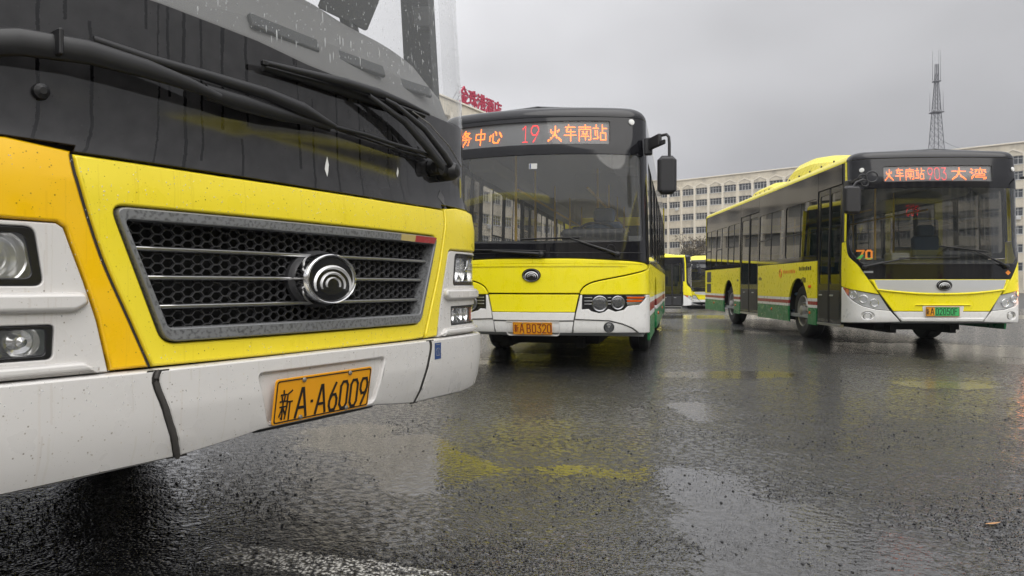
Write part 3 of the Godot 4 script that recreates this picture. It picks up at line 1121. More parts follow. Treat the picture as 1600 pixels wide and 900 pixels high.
# ---------- the bus that fills the left of the picture ----------
func build_near_bus():
	var S := Surf.new(0.08, 0.25, 0.25, [[0.0, 0.14], [0.44, 0.075], [0.49, 0.035], [0.55, 0.012], [0.63, 0.0], [1.2, 0.0], [1.28, 0.012], [1.34, 0.02], [1.8, 0.03], [2.6, 0.08], [3.1, 0.16]], [[0.0, 0.0], [1.265, 0.0], [1.31, 0.04], [3.0, 0.07]])
	var root := thing("city_bus", "yellow and white bus with honeycomb grille and plate A6009", "bus", Vector3(-0.614, 0, -2.50), deg_to_rad(61.27))
	var seam := curve([0.797, 1.264, 0.785, 1.19, 0.732, 1.02, 0.662, 0.86, 0.608, 0.738], 4)
	var seam_low := curve([0.604, 0.732, 0.612, 0.70, 0.585, 0.63, 0.556, 0.56, 0.53, 0.50], 4)
	# dark structure behind the joints
	var core := MB.new()
	skin(core, S, rect(-1.5, 0.50, 1.5, 1.27), -0.16, 0.0, 0.0)
	put(core, "inner_frame", M.void, root)
	var lip := MB.new()
	for s in [-1.0, 1.0]:
		var sm := PackedVector2Array()
		for p in seam:
			sm.append(Vector2(s * (p.x - 0.02), p.y))
		var back := seam.duplicate()
		back.reverse()
		for p in back:
			sm.append(Vector2(s * (p.x + 0.03), p.y))
		skin(lip, S, sm, -0.0095, 0.0, 0.0)
		put(lip, "joint_backing", M.seal, root)
		lip = MB.new()
		var sl := PackedVector2Array()
		for p in seam_low:
			sl.append(Vector2(s * (p.x - 0.03), p.y))
		back = seam_low.duplicate()
		back.reverse()
		for p in back:
			sl.append(Vector2(s * (p.x + 0.03), p.y))
		skin(lip, S, sl, 0.0275, 0.0, 0.0)
		put(lip, "joint_backing", M.seal, root)
		lip = MB.new()
	# middle yellow panel with the grille opening
	var grille_out := rnd(both(P([0.71, 1.148, 0.574, 0.796])), 0.035)
	var mid := PackedVector2Array([Vector2(0.0, 1.257), Vector2(0.4, 1.258)])
	for p in seam:
		mid.append(p - Vector2(0.004, 0))
	var midp := both(mid)
	panel(root, "front_panel", M.yellow, S, midp, 0.0, 0.03, 0.008, [grille_out])
	# grille: frame, bars, honeycomb, dark space behind
	var gin := rnd(both(P([0.678, 1.113, 0.562, 0.836])), 0.014)
	var gf := panel(root, "grille", M.grille_grey, S, rnd(both(P([0.706, 1.144, 0.570, 0.800])), 0.032), 0.010, 0.05, 0.005, [gin])
	panel(gf, "backing", M.void, S, both(P([0.70, 1.14, 0.56, 0.80])), -0.13, 0.0, 0.0)
	var tune := MB.new()
	skin(tune, S, both(P([0.70, 1.14, 0.56, 0.80])), -0.04, 0.09, 0.0, [gin])
	put(tune, "duct_wall", M.plastic, gf)
	var hex := MB.new()
	var px := 0.0300
	var py := 0.0128
	var done := {}
	var inside := inset_ccw(gin, -0.006)
	for i in range(-30, 31):
		for j in range(-2, 28):
			var c := Vector2(i * px, 0.828 + 2.0 * j * py + (py if i % 2 != 0 else 0.0))
			var cr := []
			for k in 6:
				var v: Vector2 = c + [Vector2(0.0205, 0), Vector2(0.0095, py), Vector2(-0.0095, py), Vector2(-0.0205, 0), Vector2(-0.0095, -py), Vector2(0.0095, -py)][k]
				cr.append(v)
			for k in 6:
				var a: Vector2 = cr[k]
				var b: Vector2 = cr[(k + 1) % 6]
				var m := (a + b) * 0.5
				var key := Vector2i(roundi(m.x * 400), roundi(m.y * 800))
				if done.has(key) or not Geometry2D.is_point_in_polygon(m, inside):
					continue
				done[key] = true
				var a3: Vector3 = S.at(a.x, a.y)
				var b3: Vector3 = S.at(b.x, b.y)
				var nn: Vector3 = S.nrm(m.x, m.y)
				var d := (b3 - a3).normalized()
				var w := nn.cross(d) * 0.0014
				var f := nn * -0.030
				var bk := nn * -0.040
				hex.quad(a3 + w * 0.7 + f, b3 + w * 0.7 + f, b3 - w * 0.7 + f, a3 - w * 0.7 + f, nn)
				hex.quad(a3 + w * 0.7 + f, b3 + w * 0.7 + f, b3 + w * 1.5 + bk, a3 + w * 1.5 + bk, w.normalized())
				hex.quad(a3 - w * 0.7 + f, b3 - w * 0.7 + f, b3 - w * 1.5 + bk, a3 - w * 1.5 + bk, -w.normalized())
	put(hex, "honeycomb", M.honeycomb, gf)
	for y in [1.044, 0.969, 0.892]:
		var e: float = lerpf(0.562, 0.678, (y - 0.836) / 0.277) - 0.002
		panel(gf, "grille_bar", M.dull_chrome, S, rect(-e, y - 0.0065, e, y + 0.0065), -0.012, 0.03, 0.005)
	var pad := MB.new()
	pad.lathe(frame_at(S, 0.0, 0.969, -0.03), [Vector2(1.06, 0.0), Vector2(1.05, 0.012), Vector2(0.95, 0.016), Vector2(0.0, 0.016)], 40, 0.132, 0.088)
	put(pad, "emblem_base", M.plastic, gf)
	emblem(root, S, 0.0, 0.969, 0.123, 0.083, 0.030, 0.046)
	panel(gf, "red_sticker", M.red, S, P([0.52, 1.116, 0.672, 1.116, 0.694, 1.141, 0.527, 1.141]), 0.0108, 0.0, 0.0)
	panel(gf, "faded_sticker", mat("faded_print", lin(0.42, 0.33, 0.12), 0.6), S, P([0.42, 1.117, 0.52, 1.116, 0.527, 1.141, 0.425, 1.141]), 0.0108, 0.0, 0.0)
	# corner panels: painted upper part round a white lamp surround
	for s in [-1.0, 1.0]:
		var fx := func(p: PackedVector2Array): return p if s > 0 else mir(p)
		var up := PackedVector2Array()
		for p in seam:
			up.append(p + Vector2(0.005, 0.006 if p.y > 1.25 else 0.0))
		up.append_array(P([0.714, 0.738, 0.742, 0.864, 0.772, 0.958, 0.818, 1.086, 0.836, 1.097, 0.96, 1.099, 1.30, 1.10, 1.52, 1.10, 1.52, 1.24, 1.40, 1.276, 0.95, 1.284]))
		panel(root, "corner_panel", M.amber if s < 0 else M.yellow, S, fx.call(up), 0.002, 0.03, 0.008)
		var hl := rnd(P([0.864, 0.947, 1.34, 0.947, 1.36, 1.083, 0.884, 1.083]), 0.022)
		var fg := rnd(P([0.846, 0.776, 1.30, 0.776, 1.30, 0.859, 0.842, 0.857]), 0.014)
		panel(root, "lamp_surround", M.shaded_white, S, fx.call(P([0.718, 0.735, 1.52, 0.735, 1.52, 1.097, 0.838, 1.094, 0.822, 1.084, 0.776, 0.956, 0.746, 0.862])), 0.0, 0.06, 0.004, [fx.call(hl), fx.call(fg)])
		panel(root, "ridge", M.shaded_white, S, fx.call(rnd(P([0.768, 0.905, 0.80, 0.886, 1.52, 0.886, 1.52, 0.932, 0.776, 0.932]), 0.012)), 0.022, 0.03, 0.012)
		panel(root, "ridge", M.shaded_white, S, fx.call(rnd(P([0.74, 0.742, 1.52, 0.736, 1.52, 0.764, 0.78, 0.766]), 0.008)), 0.018, 0.03, 0.01)
		# headlamp
		var hn := panel(root, "headlight", M.plastic_gloss, S, fx.call(hl), -0.003, 0.05, 0.004, [fx.call(rnd(P([0.888, 0.966, 1.32, 0.966, 1.338, 1.066, 0.905, 1.066]), 0.02))])
		var bowl_back := MB.new()
		skin(bowl_back, S, fx.call(P([0.87, 0.95, 1.35, 0.95, 1.36, 1.08, 0.88, 1.08])), -0.085, 0.0, 0.0)
		put(bowl_back, "housing", M.dull_chrome, hn)
		for u in [0.955, 1.10, 1.25]:
			lamp_bowl(hn, "reflector", frame_at(S, s * u, 1.012, -0.018), 0.058, 0.055, 0.008, M.chrome)
		panel(hn, "lens", M.lens, S, fx.call(rnd(P([0.884, 0.962, 1.322, 0.962, 1.340, 1.070, 0.902, 1.070]), 0.02)), -0.006, 0.0, 0.0)
		# fog lamp
		var fo := panel(root, "fog_light", M.plastic_gloss, S, fx.call(fg), -0.004, 0.05, 0.004, [fx.call(rnd(P([0.862, 0.787, 1.29, 0.787, 1.29, 0.848, 0.860, 0.847]), 0.01))])
		panel(fo, "reflector", M.chrome, S, fx.call(P([0.86, 0.785, 1.20, 0.785, 1.20, 0.85, 0.858, 0.85])), -0.055, 0.0, 0.0)
		for u in [0.90, 0.99, 1.08]:
			var bm := MB.new()
			bm.lathe(frame_at(S, s * u, 0.818, -0.05), [Vector2(0.038, 0.02), Vector2(0.028, 0.004), Vector2(0.012, 0.0), Vector2(0.012, 0.018), Vector2(0, 0.022)], 18)
			put(bm, "bowl", M.chrome, fo)
		panel(fo, "side_reflector", M.amber_lens, S, fx.call(rect(1.14, 0.788, 1.285, 0.846)), -0.012, 0.01, 0.002)
		panel(fo, "lens", M.lens, S, fx.call(rect(0.857, 0.783, 1.14, 0.851)), -0.008, 0.0, 0.0)
		# bumper end
		var be := PackedVector2Array()
		for p in seam_low:
			be.append(p + Vector2(0.006, 0))
		be.append_array(P([0.70, 0.496, 0.95, 0.490, 1.15, 0.50, 1.30, 0.53, 1.52, 0.56, 1.52, 0.728, 1.1, 0.730]))
		panel(root, "bumper_end", M.shaded_white, S, fx.call(be), 0.030, 0.06, 0.007)
		# rubber strip that has come loose in the joint
		if s < 0:
			var st := MB.new()
			var path := []
			for p in seam_low:
				path.append(frame_at(S, -p.x, p.y, 0.030).origin)
			st.tube(path, [0.003, 0.005, 0.007, 0.006, 0.0075, 0.007, 0.008, 0.006, 0.0075, 0.009, 0.008, 0.0095, 0.008, 0.0075, 0.009, 0.008, 0.006].slice(0, path.size()), 7)
			put(st, "joint_strip", mat("loose_strip", lin(0.05, 0.046, 0.042), 0.6), root)
	# bumper middle with the plate recess
	var bm2 := PackedVector2Array([Vector2(0, 0.736)])
	for p in seam_low:
		bm2.append(p - Vector2(0.006, 0))
	bm2.append_array(P([0.36, 0.518, 0.27, 0.530, 0.0, 0.532]))
	var rec := rnd(both(P([0.292, 0.690, 0.245, 0.545])), 0.018)
	panel(root, "bumper", M.shaded_white, S, both(bm2), 0.030, 0.06, 0.007, [rec])
	panel(root, "plate_recess", M.shaded_white, S, both(P([0.305, 0.70, 0.26, 0.533])), 0.014, 0.02, 0.0)
	panel(root, "lower_lip", M.plastic, S, both(P([0.30, 0.534, 0.27, 0.512])), 0.012, 0.05, 0.005)
	plate(root, frame_at(S, -0.022, 0.604, 0.034), 0.44, 0.14, [["新", -0.172, 0.052, 0.092, -0.012], ["A", -0.106, 0.048, 0.088, -0.012], ["·", -0.062, 0.04, 0.09, -0.012], ["A", -0.02, 0.046, 0.088, -0.012], ["6", 0.036, 0.042, 0.088, -0.012], ["0", 0.086, 0.042, 0.088, -0.012], ["0", 0.136, 0.042, 0.088, -0.012], ["9", 0.186, 0.042, 0.088, -0.012]], M.plate_yellow, 0.0088, M.ink)
	var stk := panel(root, "blue_sticker", M.blue_sticker, S, rect(0.638, 0.652, 0.690, 0.717), 0.0312, 0.0, 0.0)
	var sg := MB.new()
	var sxf := frame_at(S, 0.664, 0.680, 0.0318)
	for k in 12:
		var a := PI * (0.1 + 0.8 * k / 12.0)
		var b := PI * (0.1 + 0.8 * (k + 1) / 12.0)
		sg.bar(sxf * Vector3(cos(a) * 0.018, sin(a) * 0.018 - 0.002, 0), sxf * Vector3(cos(b) * 0.018, sin(b) * 0.018 - 0.002, 0), 0.0022, 0.0006, sxf.basis.z)
	for k in [[0, 0.012, 0, -0.012], [-0.017, 0.002, -0.012, -0.014], [0.017, 0.002, 0.012, -0.014], [-0.012, -0.014, 0.012, -0.014], [-0.016, 0.03, 0.016, 0.03]]:
		sg.bar(sxf * Vector3(k[0], k[1], 0), sxf * Vector3(k[2], k[3], 0), 0.0022, 0.0006, sxf.basis.z)
	put(sg, "print", M.cab_grey, stk)
	# windscreen: dark band, then clear glass
	panel(root, "windscreen_mask", M.dusty_mask, S, P([-1.36, 1.288, -0.95, 1.288, -0.80, 1.286, -0.795, 1.270, -0.4, 1.266, 0.0, 1.262, 0.4, 1.263, 0.79, 1.268, 0.80, 1.286, 0.95, 1.288, 1.36, 1.288, 1.36, 1.657, 0.9, 1.652, 0.54, 1.648, 0.21, 1.653, -0.04, 1.661, -0.25, 1.681, -0.58, 1.697, -1.36, 1.71]), -0.004, 0.012, 0.002)
	panel(root, "windscreen", M.wet_glass, S, P([-1.36, 1.713, -0.58, 1.700, -0.25, 1.684, -0.04, 1.664, 0.21, 1.656, 0.54, 1.651, 0.9, 1.655, 1.36, 1.660, 1.36, 2.78, -1.36, 2.78]), -0.004, 0.0, 0.0)
	panel(root, "windscreen_header", M.mask, S, rect(-1.42, 2.79, 1.42, 2.90), 0.0, 0.03, 0.004)
	drops(root, S)
	beads(root, S)
	for c in [[0.043, 1.342, 0.011, 0.034], [0.469, 1.377, 0.008, 0.02]]:
		panel(root, "paint_chip", M.paper, S, P([c[0] - c[2], c[1] - c[3] * 0.3, c[0] - c[2] * 0.2, c[1] - c[3], c[0] + c[2] * 0.6, c[1] - c[3] * 0.4, c[0] + c[2], c[1] + c[3] * 0.2, c[0] + c[2] * 0.3, c[1] + c[3], c[0] - c[2] * 0.4, c[1] + c[3] * 0.4]), -0.0025, 0.0, 0.0)
	panel(root, "diamond_sticker", mat("faded_sticker_grey", lin(0.10, 0.10, 0.105), 0.5), S, P([0.827, 1.285, 0.86, 1.316, 0.827, 1.350, 0.794, 1.316]), -0.0025, 0.0, 0.0)
	# roof, sides, floor
	roof(root, S, 2.90, 3.08, 11.2, S.ae + 0.3, M.mask, M.lemon)
	for s in [-1.0, 1.0]:
		var fx := func(p: PackedVector2Array): return p if s > 0 else mir(p)
		panel(root, "corner_post", M.dash_dark, S, fx.call(P([1.37, 1.29, 1.54, 1.29, 1.54, 2.90, 1.37, 2.90])), -0.02, 0.05, 0.004)
		panel(root, "driver_window", M.glass, S, fx.call(rect(1.55, 1.62, 2.52, 2.72)), -0.012, 0.0, 0.0)
		panel(root, "door_post", M.dash_dark, S, fx.call(P([2.53, 1.30, 2.69, 1.30, 2.69, 2.90, 2.53, 2.90])), -0.012, 0.05, 0.004)
		panel(root, "driver_side_panel", M.shaded_white, S, fx.call(rect(1.83, 0.4, 2.69, 1.61)), 0.0, 0.03, 0.004)
		panel(root, "side_header", M.mask, S, fx.call(rect(1.55, 2.73, 2.52, 2.90)), 0.0, 0.03, 0.004)
		panel(root, "lower_quarter", M.shaded_white, S, fx.call(rect(1.53, 0.56, 1.82, 1.61)), 0.0, 0.03, 0.004)
	sides(root, S, {"u0": 2.70, "u1": 11.2, "doors": [], "wheels": [3.72, 9.3], "belt": 1.30, "band_top": 2.90, "skirt": 0.4, "door_bottom": 0.4, "stripes": [[0.40, 1.30, M.lemon, "side_panel"]]})
	belly(root, S, 10.2, M.lemon, 2.9, 1.3, 0.4, 0.62)
	near_cab(root, S)
	near_wipers(root, S)

func inset_ccw(p: PackedVector2Array, d: float) -> PackedVector2Array:
	var q := p.duplicate()
	if Geometry2D.is_polygon_clockwise(q):
		q.reverse()
	return inset(q, d)

func drops(root: Node, S):
	# rain drops and short runs standing on the outside of the glass
	var mb := MB.new()
	var r := RandomNumberGenerator.new()
	r.seed = 99
	for k in 1500:
		var u := r.randf_range(-0.75, 1.25)
		var y := r.randf_range(1.70, 2.35)
		var a := r.randf_range(0.0009, 0.0026)
		var xf := frame_at(S, u, y, -0.004)
		var run := r.randf_range(1.0, 1.8) if r.randf() < 0.8 else r.randf_range(3.0, 9.0)
		mb.lathe(xf, [Vector2(a, 0.0), Vector2(a * 0.75, a * 0.45), Vector2(0, a * 0.62)], 7, 1.0, run)
	put(mb, "rain_drops", mat("drop", lin(0.75, 0.78, 0.78, 0.35), 0.05), root).set_meta("kind", "stuff")

func beads(root: Node, S):
	# rain standing in beads on the front panels
	var mb := MB.new()
	var r := RandomNumberGenerator.new()
	r.seed = 17
	for k in 1700:
		var u := r.randf_range(-0.98, 1.05)
		var y := r.randf_range(0.60, 1.25)
		if absf(u) < 0.72 and y > 0.78 and y < 1.155:
			continue
		if absf(u) > 0.83 and y > 0.73 and y < 1.1:
			continue
		if y < 0.74 and (y < 0.64 or absf(absf(u) - 0.6) < 0.06 or absf(u) < 0.3):
			continue
		var a := r.randf_range(0.0008, 0.0019)
		mb.lathe(frame_at(S, u, y, 0.030 if y < 0.735 else 0.001), [Vector2(a, 0.0), Vector2(a * 0.75, a * 0.4), Vector2(0, a * 0.55)], 6, 1.0, r.randf_range(1.0, 1.7))
	put(mb, "rain_beads", M.drop, root).set_meta("kind", "stuff")

func near_cab(root: Node, S):
	# dashboard seen from below through the glass
	var da := MB.new()
	var prev := []
	for k in 41:
		var x := -1.18 + 2.36 * k / 40.0
		var top := 1.975 + 0.035 * exp(-pow((x - 0.22) / 0.22, 2)) + 0.02 * exp(-pow((x - 0.75) / 0.3, 2)) - 0.25 * smoothstep(0.98, 1.18, x) - 0.10 * smoothstep(-0.1, -0.6, x)
		var f: Vector3 = S.at(clampf(x * 1.1, -1.3, 1.3), 1.66)
		var row := [Vector3(x, 1.63, f.z - 0.03), Vector3(x, lerpf(1.68, top, 0.35), f.z - 0.09), Vector3(x, lerpf(1.68, top, 0.85), f.z - 0.22), Vector3(x, top, f.z - 0.28), Vector3(x, top, f.z - 0.34), Vector3(x, top - 0.05, f.z - 0.62), Vector3(x, 1.1, f.z - 0.70)]
		if prev:
			for i in row.size() - 1:
				var nn: Vector3 = (row[i + 1] - row[i]).cross(prev[i] - row[i]).normalized()
				if nn.z < 0 and i < 3:
					nn = -nn
				mb_quad_up(da, prev[i], prev[i + 1], row[i + 1], row[i], nn)
		prev = row
	put(da, "dashboard", M.dash, root)
	for v in [[-0.06, 0.15], [0.32, 0.13], [0.70, 0.10]]:
		var ve := MB.new()
		var f: Vector3 = S.at(v[0], 1.66)
		var xf := Transform3D(Basis(Vector3.UP, -v[0] * 0.15) * Basis(Vector3.RIGHT, -0.36), Vector3(v[0], 1.765, f.z - 0.080))
		ve.box(xf, Vector3(v[1] * 2.0, 0.05, 0.02), 0.006)
		put(ve, "air_vent", M.dash_dark, root)
	var mo := MB.new()
	mo.box(Transform3D(Basis(Vector3.UP, -0.72) * Basis(Vector3.BACK, -0.36) * Basis(Vector3.RIGHT, 0.35), Vector3(0.62, 2.15, -0.42)), Vector3(0.22, 0.17, 0.05), 0.008)
	mo.bar(Vector3(0.63, 2.12, -0.45), Vector3(0.68, 1.94, -0.44), 0.06, 0.04)
	put(mo, "cab_monitor", M.dash_dark, root)
	var cam := MB.new()
	cam.box(Transform3D(Basis(Vector3.UP, 0.4), Vector3(1.12, 2.22, -0.40)), Vector3(0.07, 0.10, 0.09), 0.01)
	put(cam, "post_camera", M.dash_dark, root)
	for k in 2:
		var wi := MB.new()
		var path := []
		for i in 14:
			var a := TAU * i / 12.0
			path.append(Vector3(1.12 + 0.012 * cos(a), 2.08 - k * 0.08 + 0.018 * sin(a), -0.36))
		wi.tube(path, 0.002, 5)
		put(wi, "cable_loop", M.plastic, root)
	var ce := MB.new()
	ce.box(T(Vector3(0, 2.84, -5.5)), Vector3(2.3, 0.03, 9.6))
	put(ce, "ceiling", M.lining, root)
	var se := MB.new()
	se.box(T(Vector3(0.62, 1.05, -1.7)), Vector3(0.5, 0.12, 0.48), 0.04)
	se.box(Transform3D(Basis(Vector3.RIGHT, -0.12), Vector3(0.62, 1.42, -1.95)), Vector3(0.48, 0.72, 0.12), 0.05)
	put(se, "driver_seat", M.seat_cloth, root)

func mb_quad_up(mb: MB, a: Vector3, b: Vector3, c: Vector3, d: Vector3, n: Vector3):
	mb.quad(a, b, c, d, n)

func near_wipers(root: Node, S):
	var at := func(u: float, y: float, off: float) -> Vector3: return frame_at(S, u, y, off).origin
	# left wiper: broad arm from its pivot at the far side, long blade holder
	var a1 := MB.new()
	a1.tube([at.call(-1.102, 1.458, 0.03), at.call(-0.957, 1.491, 0.05), at.call(-0.811, 1.500, 0.06), at.call(-0.665, 1.491, 0.065), at.call(-0.539, 1.477, 0.065), at.call(-0.442, 1.463, 0.06)], [0.030, 0.032, 0.030, 0.025, 0.018, 0.011], 10, S.nrm(-0.7, 1.5), 0.42)
	a1.lathe(frame_at(S, -1.102, 1.458, 0.0), [Vector2(0.04, 0), Vector2(0.038, 0.05), Vector2(0, 0.06)], 14)
	a1.box(Transform3D(frame_at(S, -0.884, 1.505, 0.062).basis, at.call(-0.884, 1.503, 0.062)), Vector3(0.012, 0.062, 0.05), 0.004)
	var w1 := put(a1, "wiper", M.wiper_black, root)
	var b1 := MB.new()
	b1.tube([at.call(-0.787, 1.542, 0.035), at.call(-0.636, 1.526, 0.04), at.call(-0.472, 1.519, 0.045), at.call(-0.277, 1.511, 0.048), at.call(-0.113, 1.495, 0.045), at.call(-0.016, 1.479, 0.04), at.call(0.062, 1.469, 0.035)], [0.010, 0.013, 0.016, 0.020, 0.023, 0.014, 0.007], 9, S.nrm(-0.3, 1.5), 0.55)
	b1.tube([at.call(-0.481, 1.474, 0.045), at.call(-0.355, 1.467, 0.045), at.call(-0.210, 1.464, 0.04), at.call(-0.035, 1.466, 0.036), at.call(0.043, 1.467, 0.034)], [0.022, 0.026, 0.022, 0.012, 0.006], 9, S.nrm(-0.2, 1.5), 0.5)
	put(b1, "blade_holder", M.wiper_black, w1)
	var r1 := MB.new()
	r1.tube([at.call(-0.787, 1.528, 0.012), at.call(-0.472, 1.497, 0.012), at.call(-0.113, 1.472, 0.012), at.call(0.043, 1.462, 0.012)], 0.007, 6)
	put(r1, "rubber_edge", M.rubber, w1)
	var l1 := MB.new()
	l1.tube([at.call(0.043, 1.469, 0.034), at.call(0.207, 1.471, 0.036), at.call(0.372, 1.466, 0.036), at.call(0.566, 1.466, 0.04), at.call(0.741, 1.451, 0.045)], 0.008, 7)
	l1.tube([at.call(0.062, 1.466, 0.024), at.call(0.256, 1.458, 0.026), at.call(0.450, 1.451, 0.026), at.call(0.644, 1.454, 0.03)], 0.004, 6)
	for u in [0.2, 0.4, 0.56]:
		l1.tube([at.call(u, 1.484, 0.036), at.call(u + 0.05, 1.467, 0.026)], 0.003, 5)
	put(l1, "link_rod", M.wiper_black, w1)
	# right wiper: two parallel rods from the pivot and a long blade
	var a2 := MB.new()
	a2.tube([at.call(0.867, 1.428, 0.05), at.call(0.741, 1.481, 0.06), at.call(0.566, 1.551, 0.065), at.call(0.372, 1.602, 0.06), at.call(0.314, 1.614, 0.05)], [0.022, 0.019, 0.015, 0.011, 0.008], 8, S.nrm(0.6, 1.55), 0.5)
	a2.tube([at.call(0.741, 1.430, 0.05), at.call(0.605, 1.486, 0.055), at.call(0.431, 1.556, 0.055), at.call(0.217, 1.605, 0.05)], [0.024, 0.020, 0.016, 0.010], 8, S.nrm(0.6, 1.55), 0.5)
	a2.lathe(frame_at(S, 0.838, 1.426, 0.0), [Vector2(0.042, 0), Vector2(0.040, 0.05), Vector2(0.026, 0.075), Vector2(0, 0.08)], 16)
	a2.lathe(frame_at(S, 0.731, 1.427, 0.0), [Vector2(0.032, 0), Vector2(0.030, 0.05), Vector2(0, 0.058)], 16)
	a2.box(Transform3D(frame_at(S, 0.780, 1.430, 0.03).basis, at.call(0.780, 1.427, 0.03)), Vector3(0.16, 0.05, 0.04), 0.012)
	var w2 := put(a2, "wiper", M.wiper_black, root)
	var b2 := MB.new()
	b2.tube([at.call(-0.263, 1.609, 0.03), at.call(-0.084, 1.616, 0.036), at.call(0.101, 1.625, 0.042), at.call(0.285, 1.630, 0.045), at.call(0.469, 1.633, 0.04), at.call(0.673, 1.633, 0.03)], [0.008, 0.012, 0.017, 0.018, 0.013, 0.007], 8, S.nrm(0.2, 1.6), 0.6)
	b2.box(Transform3D(frame_at(S, -0.258, 1.609, 0.03).basis, at.call(-0.260, 1.607, 0.03)), Vector3(0.02, 0.016, 0.016), 0.003)
	put(b2, "blade_holder", M.wiper_black, w2)
	var r2 := MB.new()
	r2.tube([at.call(-0.248, 1.599, 0.012), at.call(0.101, 1.609, 0.012), at.call(0.372, 1.614, 0.012), at.call(0.663, 1.624, 0.012)], [0.010, 0.020, 0.018, 0.008], 6)
	put(r2, "rubber_edge", M.rubber, w2)
	var hose := MB.new()
	hose.tube([at.call(0.886, 1.449, 0.07), at.call(0.741, 1.509, 0.085), at.call(0.566, 1.570, 0.085), at.call(0.469, 1.598, 0.07)], 0.0022, 5)
	put(hose, "washer_hose", M.steel, w2)
	var nz := MB.new()
	nz.lathe(frame_at(S, -0.894, 1.400, -0.004), [Vector2(0.02, 0), Vector2(0.018, 0.012), Vector2(0.008, 0.02), Vector2(0, 0.02)], 14)
	put(nz, "washer_nozzle", M.wiper_black, root)

